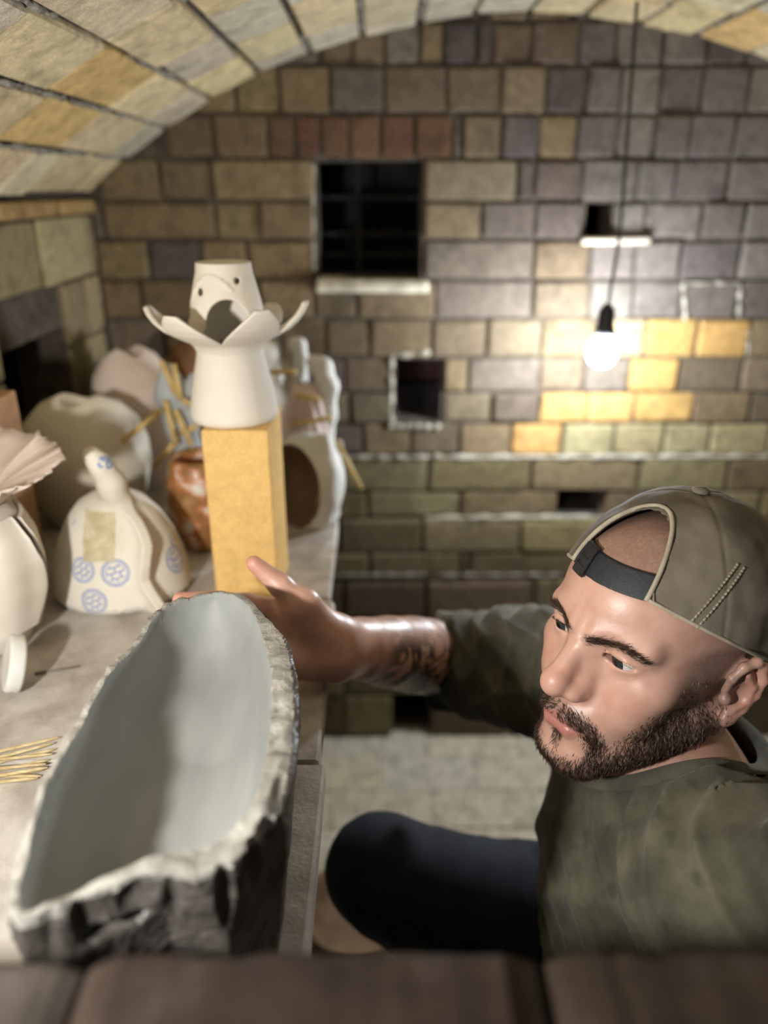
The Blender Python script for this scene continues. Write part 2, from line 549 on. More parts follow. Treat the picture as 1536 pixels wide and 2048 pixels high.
strip([wl(640, 915, .016), wl(860, 914, .016)], .004, 1.3, M_MORTAR_L, wall_back, 'mortar_bead', 1)
strip([wl(868, 914, .016), wl(1050, 914, .016), wl(1250, 913, .016), wl(1540, 913, .016)], .0045, 1.3, M_MORTAR_L, wall_back, 'mortar_bead', 2, 70)
strip([wl(850, 1036, .03), wl(1110, 1034, .03), wl(1210, 1034, .03)], .004, 1.3, M_MORTAR_L, wall_back, 'mortar_bead', 3)
strip([wl(670, 1150, .044), wl(850, 1150, .044)], .0036, 1.2, M_MORTAR_G, wall_back, 'mortar_bead', 4)
strip([wl(880, 1150, .044), wl(1120, 1150, .044)], .003, 1.2, M_MORTAR_G, wall_back, 'mortar_bead', 5)
strip([wl(783, 848), wl(783, 712), wl(860, 706)], .006, 1.0, M_MORTAR_L, wall_back, 'mortar_bead', 6)
strip([wl(778, 853), wl(882, 853)], .0065, 1.0, M_MORTAR_L, wall_back, 'mortar_bead', 7)
strip([wl(1366, 570), wl(1372, 640)], .004, 1.0, M_MORTAR_L, wall_back, 'mortar_bead', 8, 16)
strip([wl(1366, 566), wl(1480, 566)], .003, 1.0, M_MORTAR_L, wall_back, 'mortar_bead', 9, 20)
strip([wl(1481, 570), wl(1478, 636)], .004, 1.0, M_MORTAR_L, wall_back, 'mortar_bead', 10, 16)
strip([wl(1498, 650), wl(1495, 712)], .004, 1.0, M_MORTAR_L, wall_back, 'mortar_bead', 11, 16)
strip([wl(628, 325), wl(626, 400), wl(628, 540)], .0028, 1.0, M_MORTAR_L, wall_back, 'mortar_bead', 12, 30)
# sills under two of the openings
brick(aabox(wl(630, 588, .03), PY(855, 553, D + .05), .006, .003, rnd), srgb('d8d2c0'), M_VAULT, wall_back, 'sill')
brick(aabox(wl(1166, 491, .016), PY(1290, 472, D + .03), .004, .002, rnd), srgb('cfc8ba'), M_VAULT, wall_back, 'sill')
# dark shafts behind the openings, and the iron bars in the large one
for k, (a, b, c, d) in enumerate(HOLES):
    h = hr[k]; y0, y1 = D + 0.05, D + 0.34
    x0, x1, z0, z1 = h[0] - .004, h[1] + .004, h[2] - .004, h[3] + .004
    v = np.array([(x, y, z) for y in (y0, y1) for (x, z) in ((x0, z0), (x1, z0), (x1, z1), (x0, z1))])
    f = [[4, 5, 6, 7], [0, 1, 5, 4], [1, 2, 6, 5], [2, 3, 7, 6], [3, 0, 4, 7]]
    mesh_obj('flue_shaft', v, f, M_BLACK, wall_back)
    if k == 1:
        brick(aabox((x0, D + .10, (z0 + z1) / 2 + .002), (x1, D + .2, z1), .003, .001, rnd), srgb('4a3236'), M_WALL, wall_back)
        brick(aabox((x0, D + .085, z0), (x1, D + .2, (z0 + z1) / 2 - .002), .003, .001, rnd), srgb('2c2a30'), M_WALL, wall_back)
    if k == 0:
        yb = D + 0.13
        for uu in (716,):
            brick(aabox((PY(uu - 4, 400, yb)[0], yb, z0), (PY(uu + 4, 400, yb)[0], yb + .012, z1), .001), (0.05, 0.048, 0.05), M_WALL, wall_back, 'iron_bar')
        for vv in (395, 468, 510):
            brick(aabox((x0, yb + .014, PY(700, vv + 5, yb)[2]), (x1, yb + .026, PY(700, vv - 4, yb)[2]), .001), (0.04, 0.039, 0.04), M_WALL, wall_back, 'iron_bar')

# ---- vault
def vpt(phi, y, r): return np.array([XA + r * math.sin(phi), y, ZCV + r * math.cos(phi)])
NA = 44
vv, ff = [], []
for i in range(NA + 1):
    ph = -PHI - 0.03 + (2 * PHI + 0.06) * i / NA
    for (y, r) in ((Y0 - .02, RV + .012), (D + .12, RV + .012), (D + .12, RV + .10), (Y0 - .02, RV + .10)):
        vv.append(vpt(ph, y, r))
for i in range(NA):
    for k in range(4):
        k2 = (k + 1) % 4
        ff.append([i * 4 + k, i * 4 + k2, (i + 1) * 4 + k2, (i + 1) * 4 + k])
ff += [[0, 3, 2, 1], [NA * 4 + k for k in range(4)]]
ceiling = mesh_obj('ceiling', vv, ff, M_MORTAR_D, loc=(XA, D, ZS))
tag(ceiling, 'low barrel vault of pale tan firebricks with ragged dark joints', kind='structure')
vpal = [srgb(c) for c in ('d1c19b', 'cbbc98', 'cec3a6', 'd3c198', 'c8bda2', 'cac0aa', 'cfbf9c', 'd6c6a1')]
nco = 18
rnd = random.Random(5)
dphi = 2 * PHI / nco
for i in range(nco):
    p0, p1 = -PHI + i * dphi, -PHI + (i + 1) * dphi
    y = D + rnd.uniform(0.0, 0.09) - 0.02
    k = 0
    while y > Y0:
        ln_ = rnd.choice((0.225, 0.225, 0.225, 0.20, 0.16, 0.115))
        ya, yb = max(y - ln_, Y0 - 0.01), min(y, D + 0.02)
        if yb - ya > 0.03:
            gp = (0.0040 + rnd.uniform(0, 0.0026)) / RV; gy = 0.0012 + rnd.uniform(0, 0.0016)
            dr = rnd.uniform(-0.005, 0.004)
            tl = rnd.uniform(-0.004, 0.004)
            fn = lambda a, b, c, p0=p0, p1=p1, ya=ya, yb=yb, gp=gp, gy=gy, dr=dr, tl=tl: vpt(p0 + gp + (p1 - p0 - 2 * gp) * a, ya + gy + (yb - ya - 2 * gy) * b, RV + 0.055 - (0.055 - dr - tl * (b - .5)) * c)
            col = vary(rnd.choice(vpal), rnd, .10)
            if rnd.random() < 0.10: col = vary(srgb('cbae78'), rnd, .06)
            if rnd.random() < 0.16: col = vary(srgb('c0b8a6'), rnd, .06)
            brick(chamfer_box(fn, (RV * dphi, yb - ya, 0.055), 0.0036, 0.0014, rnd), col, M_VAULT, ceiling)
        y -= ln_; k += 1
    # ragged mortar in the long joint
    if i > 0:
        yy = D - 0.02
        while yy > Y0 + 0.05:
            seg = rnd.uniform(0.12, 0.35)
            if rnd.random() < 0.75:
                n = 26
                pts = [vpt(p0 + rnd.uniform(-.0012, .0012), yy - seg * t, RV + 0.0035 + rnd.uniform(-.002, .0018)) for t in (0, .25, .5, .75, 1)]
                strip(pts, .0042, 1.0, M_MORTAR_G, ceiling, 'mortar_bead', rnd.randrange(999), n)
            yy -= seg + rnd.uniform(0.02, 0.12)

# ---- left wall
rnd = random.Random(23)
HL = [PX(0, 640, XL), PX(150, 715, XL)]
lh_y0, lh_y1 = PX(8, 720, XL)[1], PX(148, 720, XL)[1]
lh_z1, lh_z0 = PX(120, 660, XL)[2], PX(120, 860, XL)[2]
def box_mesh(lo, hi):
    v = np.array([(x, y, z) for z in (lo[2], hi[2]) for (x, y) in ((lo[0], lo[1]), (hi[0], lo[1]), (hi[0], hi[1]), (lo[0], hi[1]))])
    return v, [[3, 2, 1, 0], [4, 5, 6, 7], [0, 1, 5, 4], [1, 2, 6, 5], [2, 3, 7, 6], [3, 0, 4, 7]]
prt = [box_mesh((XL - .11, Y0 - .02, 0), (XL - .011, lh_y0, ZS + .05)), box_mesh((XL - .11, lh_y1, 0), (XL - .011, D + .12, ZS + .05)),
       box_mesh((XL - .11, lh_y0, 0), (XL - .011, lh_y1, lh_z0)), box_mesh((XL - .11, lh_y0, lh_z1), (XL - .011, lh_y1, ZS + .05))]
wall_left = mesh_obj('wall_left', *join(*prt), M_MORTAR_D, loc=(XL, D, 0))
tag(wall_left, 'left side wall of large tan firebricks below the vault', kind='structure')
lpal = [srgb(c) for c in ('9a8f6e', '8f8464', 'a09370', '857a5e', '978a6a')]
z = ZS - 0.004
first = True
while z > 0.05:
    hgt = 0.03 if first else 0.112
    z0 = max(z - hgt, 0)
    y = D - (0.0 if first else rnd.uniform(0.02, 0.2))
    ys = [D - .001]
    while y > Y0:
        if D - y > 0.03: ys.append(y)
        y -= rnd.choice((0.229, 0.229, 0.18, 0.12))
    ys.append(Y0)
    for ya, yb in zip(ys[1:], ys[:-1]):
        segs = [(ya, yb)]
        if z0 < lh_z1 - .02 and z > lh_z0 + .02:            # the firing port
            segs = []
            if yb > lh_y1 + .015: segs.append((max(ya, lh_y1), yb))
            if ya < lh_y0 - .015: segs.append((ya, min(yb, lh_y0)))
        for a, b in segs:
            g = 0.0022
            xo = XL + rnd.uniform(-.004, .004) + (0.012 if first else 0)
            brick(aabox((XL - .06, a + g, z0 + g), (xo, b - g, z - g), .004, .0012, rnd), vary(srgb('a4895c') if first and rnd.random() < .4 else rnd.choice(lpal), rnd, .12), M_WALL, wall_left)
    z = z0; first = False
v = np.array([(x, y, zz) for x in (XL - .05, XL - .4) for (y, zz) in ((lh_y0 - .01, lh_z0 - .01), (lh_y1 + .01, lh_z0 - .01), (lh_y1 + .01, lh_z1 + .01), (lh_y0 - .01, lh_z1 + .01))])
mesh_obj('firing_port', v, [[4, 5, 6, 7], [0, 1, 5, 4], [1, 2, 6, 5], [2, 3, 7, 6], [3, 0, 4, 7]], M_BLACK, wall_left)

# ---- right wall (outside the frame) and floor
wall_right = mesh_obj('wall_right', *box_mesh((XR + .011, Y0 - .02, 0), (XR + .11, D + .12, ZS + .05)), M_MORTAR_D, loc=(XR, D, 0))
tag(wall_right, 'right side wall of tan firebricks', kind='structure')
z = ZS
rr = 0
while z > 0.05:
    z0 = max(z - 0.112, 0); y = D - (0.12 if rr % 2 else 0.0); ys = [D - .001]
    while y > Y0 + .02:
        if D - y > .03: ys.append(y)
        y -= .24
    ys.append(Y0)
    for ya, yb in zip(ys[1:], ys[:-1]):
        brick(aabox((XR + rnd.uniform(-.003, .003), ya + .002, z0 + .002), (XR + .06, yb - .002, z - .002), .004, .001, rnd), vary(rnd.choice(lpal), rnd), M_WALL, wall_right)
    z = z0; rr += 1
floor = mesh_obj('floor', *box_mesh((XL - .12, -1.2, -.08), (XR + .12, D + .12, -.006)), M_MORTAR_L, loc=(XA, D, 0))
tag(floor, 'pale sandy kiln floor of worn firebricks', kind='structure')
fp = [srgb(c) for c in ('d8d1bd', 'd5cdb8', 'dad3c0', 'd6cdb5', 'd8d2c2')]
rnd = random.Random(31)
y = D
r = 0
while y > 0.35:
    x = XL + (0.11 if r % 2 else 0)
    xs_ = [XL]
    while x < XR - .03:
        if x > XL + .03: xs_.append(x)
        x += 0.229
    xs_.append(XR)
    for xa, xb in zip(xs_[:-1], xs_[1:]):
        if xb < -0.3: continue
        brick(aabox((xa + .0008, y - .114 + .0008, -.03), (xb - .0008, y - .0008, rnd.uniform(-.002, .001)), .002, .001, rnd), vary(rnd.choice(fp), rnd, .06), M_FLOORB, floor)
    y -= .115; r += 1

# ---- low brick door wall in front of the camera
wall_front = mesh_obj('wall_front', *box_mesh((XL - .05, .140, -.02), (.27, .238, .90)), M_MORTAR_D, loc=(0, .2, 0))
tag(wall_front, 'low wall of brown bricks closing the kiln door in the foreground', kind='structure')
rnd = random.Random(41)
ytop = 0.250
ztop = float(PY(800, 1893, ytop)[2])
uj = [-750, 172, 1078, 1960]
xj = [PY(u, 1893, ytop)[0] for u in uj]
for i in range(3):
    n = 22
    lo = (xj[i] + .0025, ytop - .118, ztop - .072); hi = (xj[i + 1] - .0025, ytop, ztop + (-.004 if i == 0 else 0))
    col = vary(srgb(('39332e', '2a2019', '31271f')[i]), rnd, .04)
    # worn far edge: subdivide the box along x
    N = 26; vs = []; fs = []
    for k in range(N + 1):
        t = k / N; x = lo[0] + (hi[0] - lo[0]) * t
        e = 0.006 + .0012 * math.sin(k * .9 + i) + rnd.uniform(0, .0022)
        endr = max(0, 1 - min(t, 1 - t) * N / 1.6) * .006
        top = hi[2] - endr + rnd.uniform(-.0006, .0006)
        vs += [(x, lo[1], lo[2]), (x, hi[1], lo[2]), (x, hi[1] - endr * .3, top - e), (x, hi[1] - e * .35, top - e * .3), (x, hi[1] - e, top), (x, lo[1] + .005, top), (x, lo[1], top - .005)]
    for k in range(N):
        for j in range(7):
            j2 = (j + 1) % 7
            fs.append([k * 7 + j, k * 7 + j2, (k + 1) * 7 + j2, (k + 1) * 7 + j])
    fs += [[6, 5, 4, 3, 2, 1, 0], [N * 7 + j for j in range(7)]]
    o = mesh_obj('brick', vs, fs, M_WALL, wall_front); o.color = c4(col)
z = ztop - .076; r = 0
while z > 0.02:
    z0 = max(z - .072, 0.0)
    off = .11 if r % 2 == 0 else 0
    x = xj[0] + off
    while x < xj[3]:
        brick(aabox((x + .002, ytop - .118, z0), (x + .205, ytop - .002, z), .004, .001, rnd), vary(srgb('6b5a4a'), rnd), M_WALL, wall_front)
        x += .209
    z = z0 - .004; r += 1
# ================================================================== LIGHT FITTINGS
def emit_mat(name, col, strength):
    m, nt, b = new_mat(name)
    b.inputs['Base Color'].default_value = c4(col)
    b.inputs['Emission Color'].default_value = c4(col); b.inputs['Emission Strength'].default_value = strength
    return m
M_CABLE = simple('black_rubber', (0.012, 0.013, 0.018), (0.02, 0.02, 0.025), 0.5, 20)
BY = D - 0.20
bc = PY(1204, 703, BY)
hb = thing('hanging_bulb', 'bare glowing light bulb hanging on a dark cable before the back wall', 'light bulb', bc)
prof = [(0.0005, -.030), (.012, -.0275), (.021, -.020), (.026, -.010), (.0275, 0), (.025, .011), (.019, .020), (.0145, .026), (.0135, .030)]
mesh_obj('bulb', *lathe(prof, bc, 24, True, True), emit_mat('bulb_glow', (0.84, 0.91, 1.0), BULB_POWER), hb, smooth=True)
s0 = bc + V3(.001, 0, .030)
sv, sf = lathe([(.0165, 0), (.0185, .004), (.0185, .012), (.0155, .016), (.0150, .045), (.010, .052), (.004, .058)], s0, 24, True, True)
mesh_obj('socket', sv, sf, M_CABLE, hb, smooth=True, sharp=40)
top = PY(1246, 50, BY)
cab = [s0 + V3(0, 0, .05)]
for t in (0.12, 0.3, 0.5, 0.75, 1.0):
    q = s0 + V3(0, 0, .05) + (PY(1240, 470, BY) - s0 - V3(0, 0, .05)) * min(t / .5, 1) if t <= .5 else PY(1240, 470, BY) + (V3(PY(1242, 300, BY)[0], BY, ZCV + RV - .02) - PY(1240, 470, BY)) * ((t - .5) / .5)
    cab.append(q)
mesh_obj('cable', *tube(cab, .0032, 8), M_CABLE, hb, smooth=True)

# shelf heights used below
ZSH = 0.812
LP = V3(-.335, .085, 1.170)
wl_ = thing('work_lamp', 'small bare-bulb work lamp standing on the brick door wall at the left', 'lamp', (LP[0], .19, ztop))
mesh_obj('base', *lathe([(.035, 0), (.035, .006), (.008, .010)], (LP[0], .19, ztop + .0005), 24, True, True), M_CABLE, wl_, smooth=True, sharp=40)
mesh_obj('stem', *tube([(LP[0], .19, ztop + .008), (LP[0], .185, ztop + .06), (LP[0], LP[1] + .01, LP[2] - .085), (LP[0], LP[1], LP[2] - .055)], .005, 8), M_CABLE, wl_, smooth=True)
mesh_obj('socket', *lathe([(.012, -.058), (.014, -.050), (.014, -.030), (.012, -.026)], LP, 16, True, True), M_CABLE, wl_, smooth=True, sharp=40)
mesh_obj('bulb', *lathe([(.010, -.026), (.012, -.018), (.0145, -.010), (.0155, 0), (.0140, .008), (.009, .0135), (.001, .0155)], LP, 16, True, True), emit_mat('lamp_glow', (1.0, .97, .92), LAMP_POWER * 60), wl_, smooth=True)
# ================================================================== SHELVES AND POTS
M_SHELF = simple('kiln_wash_shelf', srgb('a39a90'), srgb('c4beb6'), 0.9, 25, bscale=180, bstr=0.35, bdist=0.002)
M_POST = simple('kiln_post', srgb('6a5f55'), srgb('8b8078'), 0.9, 30, bscale=150, bstr=0.4)
M_CREAM = simple('cream_bisque', srgb('d9d0c2'), srgb('e8e1d5'), 0.72, 8, bscale=220, bstr=0.10, bdist=0.0008, )
M_PINKCLAY = simple('pinkish_bisque', srgb('c9b5a8'), srgb('dccdc2'), 0.85, 10, bscale=200, bstr=0.2, bdist=0.001)
M_CREAM2 = simple('cream_slip', srgb('d4cbb9'), srgb('e2dac9'), 0.8, 9, bscale=160, bstr=0.2, bdist=0.001)
M_WHITE = simple('white_slip', srgb('cfcfca'), srgb('e6e5e0'), 0.75, 12, bscale=180, bstr=0.25, bdist=0.001)
M_BROWN = simple('brown_stoneware', srgb('5a3f2a'), srgb('9a6a3c'), 0.7, 12, bscale=120, bstr=0.3, bdist=0.0015)
M_GREYCLAY = simple('grey_clay', srgb('8f979c'), srgb('b3b9bb'), 0.85, 15, bscale=150, bstr=0.3)
M_BAMBOO = simple('bamboo', srgb('b08f4e'), srgb('dcc283'), 0.6, 60, stretch=(8, 1, 8))
M_SKEWER = simple('pale_bamboo', srgb('b09a70'), srgb('d4c598'), 0.55, 60, stretch=(1, 8, 8))

ZT = ZSH
def slab(y0, y1, x1, z1, label, ch=.003, x0=None, th=.026):
    x0 = XL + .012 if x0 is None else x0
    rr_ = random.Random(int(y0 * 1000 + z1 * 77))
    N = 16; vs, fs = [], []
    o = mesh_obj('kiln_shelf', *aabox((x0, y0, z1 - th), (x1, y1, z1), ch, .0008, rr_), M_SHELF, loc=((x0 + x1) / 2, (y0 + y1) / 2, z1 - th))
    return tag(o, label, 'shelf', 'kiln shelves')
slab(.275, .560, -.050, ZT, 'pale kiln shelf slab under the grey clay trough, nearest the door wall')
slab(.563, .862, -.056, ZT, 'pale kiln shelf slab under the standing yellow brick')
slab(.865, 1.13, -.064, ZT, 'pale kiln shelf slab under the white horned pots, behind the yellow brick')
slab(1.133, 1.53, -.075, ZT, 'pale kiln shelf slab nearest the back wall')
def post(x, y, z0, z1, w, label):
    o = mesh_obj('kiln_post', *aabox((x - w, y - w, z0), (x + w, y + w, z1), .004), M_POST, loc=(x, y, z0))
    return tag(o, label, 'post', 'posts under the kiln shelves')
for i, y in enumerate((.40, .71, 1.00, 1.30)):
    for j, x in enumerate((-.225, -.47)):
        zb = .35
        post(x, y, zb, ZT - .0262, .030, ('right' if j == 0 else 'left') + ' upper kiln post under the ' + ('first', 'second', 'third', 'fourth')[i] + ' shelf from the door wall')
        post(x, y, .0012, zb - .0262, .033, ('right' if j == 0 else 'left') + ' lower kiln post on the floor below the ' + ('first', 'second', 'third', 'fourth')[i] + ' shelf from the door wall')
for i, (a, b) in enumerate(((.275, .560), (.563, .862), (.865, 1.13), (1.133, 1.53))):
    slab(a, b, -.19, .35, ('first', 'second', 'third', 'fourth')[i] + ' lower kiln shelf counted from the door wall')

# ---- the standing yellow brick
yb = PY(400, 862, .847)
bx0, bx1 = PY(401, 862, .847)[0], PY(537, 862, .847)[0]
yel = mesh_obj('firebrick', *aabox((bx0, .847, ZT + .0005), (bx1, .961, ZT + .2295), .0016, .0004, random.Random(3)), M_YBRICK, loc=(bx0 + .04, .90, ZT))
yel.color = c4(srgb('e6c07c'))
tag(yel, 'yellow firebrick standing on end with a cream flared vase on top', 'brick')

# ---- cream vase with petals on the brick
VY = .903
def vz(v): return float(PY(467, v, VY)[2])
VX = float(PY(466, 780, VY)[0])
zb0 = ZT + .230
px = 1.0 / (FPX / (VY * _cp + (1.3 - 1.10) * _sp))
def vase_sdf(p):
    q = p - np.float32([VX, VY, 0])
    rho = np.sqrt(q[:, 0] ** 2 + q[:, 1] ** 2); z = q[:, 2]; th = np.arctan2(q[:, 1], q[:, 0])
    t = .0021
    zs = [zb0, zb0 + .006, vz(820), vz(780), vz(740), vz(710), vz(685), vz(676)]
    rs = [84 * px, 88 * px, 88 * px, 82 * px, 73 * px, 66 * px, 62 * px, 66 * px]
    low = np.maximum((rho - np.interp(z, zs, rs)) * .93, np.maximum(z - vz(676), zb0 - z))
    low = np.maximum(low, -np.maximum((rho - np.interp(z, zs, rs) + .004) * .93, zb0 + .005 - z))
    # upper bell
    zu = [vz(690), vz(665), vz(635), vz(605), vz(570), vz(545), vz(525)]
    ru = [56 * px, 66 * px, 71 * px, 68 * px, 60 * px, 54 * px, 52 * px]
    up = (rho - np.interp(z, zu, ru)) * .93
    up = np.maximum(np.maximum(up, -(up + .0042)), np.maximum(z - vz(524), vz(690) - z))
    cap_ = np.maximum(rho - 51 * px, np.abs(z - vz(527)) - .002); up = np.minimum(up, cap_)
    # mouth: arch towards the camera, slightly right
    a = np.float32(math.radians(-79)); mx = -q[:, 0] * math.sin(a) + q[:, 1] * math.cos(a); my = q[:, 0] * math.cos(a) + q[:, 1] * math.sin(a)
    hole = np.maximum(np.sqrt(mx ** 2 + ((z - vz(640)) * .85) ** 2) - 39 * px, -my)
    hole = np.minimum(hole, np.maximum(np.abs(mx + 0.006 + (z - vz(640)) * -.55) - 26 * px, np.maximum(np.abs(z - vz(650)) - .022, -my)))
    up = smax(up, -hole, .003)
    for (aa, vv_, rr_) in ((-128, 578, .0035), (-58, 556, .0035)):
        c = np.float32([.036 * math.cos(math.radians(aa)), .036 * math.sin(math.radians(aa)), vz(vv_)])
        up = np.maximum(up, -(ln((q - c) * np.float32([1, .35, .8])) - rr_))
    # raised sinuous line over the mouth
    pts = []
    for (dg_, vv_) in ((-152, 594), (-144, 577), (-134, 561), (-122, 550), (-110, 546), (-98, 548), (-86, 555), (-76, 564), (-68, 573)):
        an = math.radians(dg_); zz = vz(vv_); r_ = float(np.interp(zz, zu, ru)) + .0002
        pts.append((VX + r_ * math.cos(an), VY + r_ * math.sin(an), zz))
    up = smin(up, s_path(p, pts, [.0013] * 9), .002)
    # petal skirt
    zk = [vz(692), vz(680), vz(668), vz(655), vz(640), vz(625), vz(610), vz(595)]
    rk = [60 * px, 72 * px, 96 * px, 118 * px, 134 * px, 145 * px, 152 * px, 156 * px]
    sk = (rho - np.interp(z, zk, rk)) * .62
    sk = np.abs(sk) - t
    deg = np.degrees(th)
    # petal tips in degrees (camera at -90) with their top v
    tips = [(-176, 612), (-120, 632), (-56, 620), (-2, 602), (60, 606), (120, 610)]
    cutz = np.full_like(z, -1e3)
    for (tc_, tv) in tips:
        dd = np.abs((deg - tc_ + 180) % 360 - 180)
        zt_ = float(PY(467, tv, VY + .088 * math.sin(math.radians(tc_)))[2]); zn_ = vz(672)
        ztop = zt_ - np.maximum(dd - 5, 0) / 27 * (zt_ - zn_)
        cutz = np.maximum(cutz, ztop)
    sk = smax(sk, (z - cutz) * .75, .0015); sk = np.maximum(sk, vz(692) - z)
    return smin(smin(low, sk, .006), up, .002)
vs_, fs_ = surf(vase_sdf, (VX - .105, VY - .105, zb0 - .003), (VX + .105, VY + .105, vz(515)), .0015, newton=1)
vase = mesh_obj('vase', vs_, fs_, M_CREAM, loc=(VX, VY, zb0), smooth=True)
tag(vase, 'cream bisque vase with flared petal collar and open mouth, on the yellow brick', 'vase')

# ---- stamped pot with fin
SPY = .895; SPX = float(PY(250, 1180, SPY)[0])
def spz(v): return float(PY(225, v, SPY)[2])
spx = 1.0 / (FPX / (SPY * _cp + (1.3 - .92) * _sp))
def ux(u, v, y): return float(PY(u, v, y)[0])
spk = [(ux(245, 1000, SPY), SPY - .02, spz(985)), (ux(240, 960, SPY), SPY - .03, spz(950)), (ux(222, 915, SPY), SPY - .035, spz(912)), (ux(203, 893, SPY), SPY - .035, spz(892))]
M_STAMP, nt, b = new_mat('stamped_bisque')
n = noise_tex(nt, 9, 4)
col = ramp(nt, n.outputs['Fac'], [(.35, srgb('dcd5c4')), (.65, srgb('e9e3d6'))])
b.inputs['Roughness'].default_value = .8
tcs = node(nt, 'ShaderNodeTexCoord')
def mth(nt, op, a, b_=None, c=None):
    m = node(nt, 'ShaderNodeMath', operation=op)
    for i, x in enumerate((a, b_, c)):
        if x is None: continue
        if hasattr(x, 'node'): nt.links.new(x, m.inputs[i])
        else: m.inputs[i].default_value = x
    return m.outputs[0]
stamp_root = V3(SPX, SPY, ZT)
sep_stamp = []
def stamp(nt, centre, rad, seed, colin):
    """round seal: double ring with squarish strokes inside, printed in the plane facing its centre's normal"""
    c = np.asarray(centre) - stamp_root
    sub = node(nt, 'ShaderNodeVectorMath', operation='SUBTRACT'); nt.links.new(tcs.outputs['Object'], sub.inputs[0]); sub.inputs[1].default_value = tuple(c)
    le = node(nt, 'ShaderNodeVectorMath', operation='LENGTH'); nt.links.new(sub.outputs[0], le.inputs[0])
    d = le.outputs['Value']
    ring = mth(nt, 'LESS_THAN', mth(nt, 'ABSOLUTE', mth(nt, 'SUBTRACT', d, rad)), rad * .055)
    ring2 = mth(nt, 'LESS_THAN', mth(nt, 'ABSOLUTE', mth(nt, 'SUBTRACT', d, rad * .84)), rad * .035)
    inside = mth(nt, 'LESS_THAN', d, rad * .70)
    mp = node(nt, 'ShaderNodeMapping'); nt.links.new(sub.outputs[0], mp.inputs['Vector'])
    mp.inputs['Rotation'].default_value = (math.radians(90), 0, math.radians(seed * 13)); mp.inputs['Scale'].default_value = (1 / rad,) * 3
    br = node(nt, 'ShaderNodeTexVoronoi', feature='DISTANCE_TO_EDGE', distance='EUCLIDEAN') if False else node(nt, 'ShaderNodeTexBrick')
    nt.links.new(mp.outputs[0], br.inputs['Vector'])
    br.inputs['Color1'].default_value = br.inputs['Color2'].default_value = (0, 0, 0, 1); br.inputs['Mortar'].default_value = (1, 1, 1, 1)
    br.inputs['Scale'].default_value = 1.0; br.inputs['Mortar Size'].default_value = .055; br.inputs['Brick Width'].default_value = .62; br.inputs['Row Height'].default_value = .42
    marks = mth(nt, 'MULTIPLY', inside, br.outputs['Color'])
    m = mth(nt, 'MAXIMUM', mth(nt, 'MAXIMUM', ring, ring2), marks)
    nz = noise_tex(nt, 260, 3)
    m = mth(nt, 'MULTIPLY', m, mth(nt, 'MULTIPLY_ADD', nz.outputs['Fac'], .9, .35))
    m = mth(nt, 'MINIMUM', m, .85)
    return mixc(nt, m, colin, srgb('3f6fc0'))
sp_front = lambda u, v, dy=-.08: PY(u, v, SPY + dy)
# ---- body
def stamped_sdf(p):
    q = p - np.float32([SPX, SPY, 0]); z = q[:, 2]
    rho = np.sqrt(q[:, 0] ** 2 + (q[:, 1] * 1.12) ** 2)
    zs = [ZT, ZT + .004, ZT + .02, spz(1170), spz(1120), spz(1070), spz(1030), spz(1000), spz(985), spz(972)]
    rs = [x * spx for x in (120, 130, 138, 139, 131, 114, 92, 66, 40, 5)]
    d = np.maximum((rho - np.interp(z, zs, rs)) * .8, np.maximum(ZT - z, z - spz(970)))
    # wavy ridge down the front
    a = math.radians(-50); ca, sa = math.cos(a), math.sin(a)
    along = q[:, 0] * ca + q[:, 1] * sa; off = -q[:, 0] * sa + q[:, 1] * ca
    zf = [ZT, spz(1220), spz(1185), spz(1150), spz(1110), spz(1085), spz(1050), spz(1010), spz(985)]
    rf = [x * spx for x in (150, 164, 172, 162, 142, 146, 138, 96, 56)]
    fin = np.maximum(np.maximum(np.abs(off + .006 * np.sin(z * 60)) - .0065, (along - np.interp(z, zf, rf)) * .8), np.maximum(-along, np.maximum(ZT - z, z - spz(985))))
    d = smin(d, fin, .014)
    d = smin(d, s_path(p, spk, [.017, .0155, .0125, .0105], .01), .018)
    return d
v_, f_ = surf(stamped_sdf, (SPX - .11, SPY - .12, ZT - .002), (SPX + .13, SPY + .11, spz(860)), .0024)
def on_body(u, v):
    r = ray(u, v); t = np.linspace(.6, 1.3, 1800); pts = (CAM + r * t[:, None]).astype(np.float32)
    d = stamped_sdf(pts); k = np.argmax(d < 0); return CAM + r * t[k]
for (u, v, rad, sd) in ((231, 1146, .0160, 1), (188, 1203, .0155, 2), (165, 1140, .0150, 3), (352, 1118, .017, 4)):
    col = stamp(nt, on_body(u, v), rad, sd, col)
# blue smears (horn, left edge, right) and the tan pressed patch
for (u, v, rad) in ((212, 925, .016), (148, 1046, .010), (345, 1078, .014), (200, 1010, .007)):
    c = on_body(u, v) - stamp_root
    sub = node(nt, 'ShaderNodeVectorMath', operation='DISTANCE'); nt.links.new(tcs.outputs['Object'], sub.inputs[0]); sub.inputs[1].default_value = tuple(c)
    nz = noise_tex(nt, 170, 3)
    m = mth(nt, 'MULTIPLY', mth(nt, 'LESS_THAN', mth(nt, 'MULTIPLY_ADD', nz.outputs['Fac'], .012, sub.outputs['Value']), rad), mth(nt, 'GREATER_THAN', nz.outputs['Fac'], .47))
    col = mixc(nt, mth(nt, 'MULTIPLY', m, .75), col, srgb('4a74b8'))
pc = on_body(197, 1075) - stamp_root
sub = node(nt, 'ShaderNodeVectorMath', operation='SUBTRACT'); nt.links.new(tcs.outputs['Object'], sub.inputs[0]); sub.inputs[1].default_value = tuple(pc)
ab = node(nt, 'ShaderNodeVectorMath', operation='ABSOLUTE'); nt.links.new(sub.outputs[0], ab.inputs[0])
sx = node(nt, 'ShaderNodeSeparateXYZ'); nt.links.new(ab.outputs[0], sx.inputs[0])
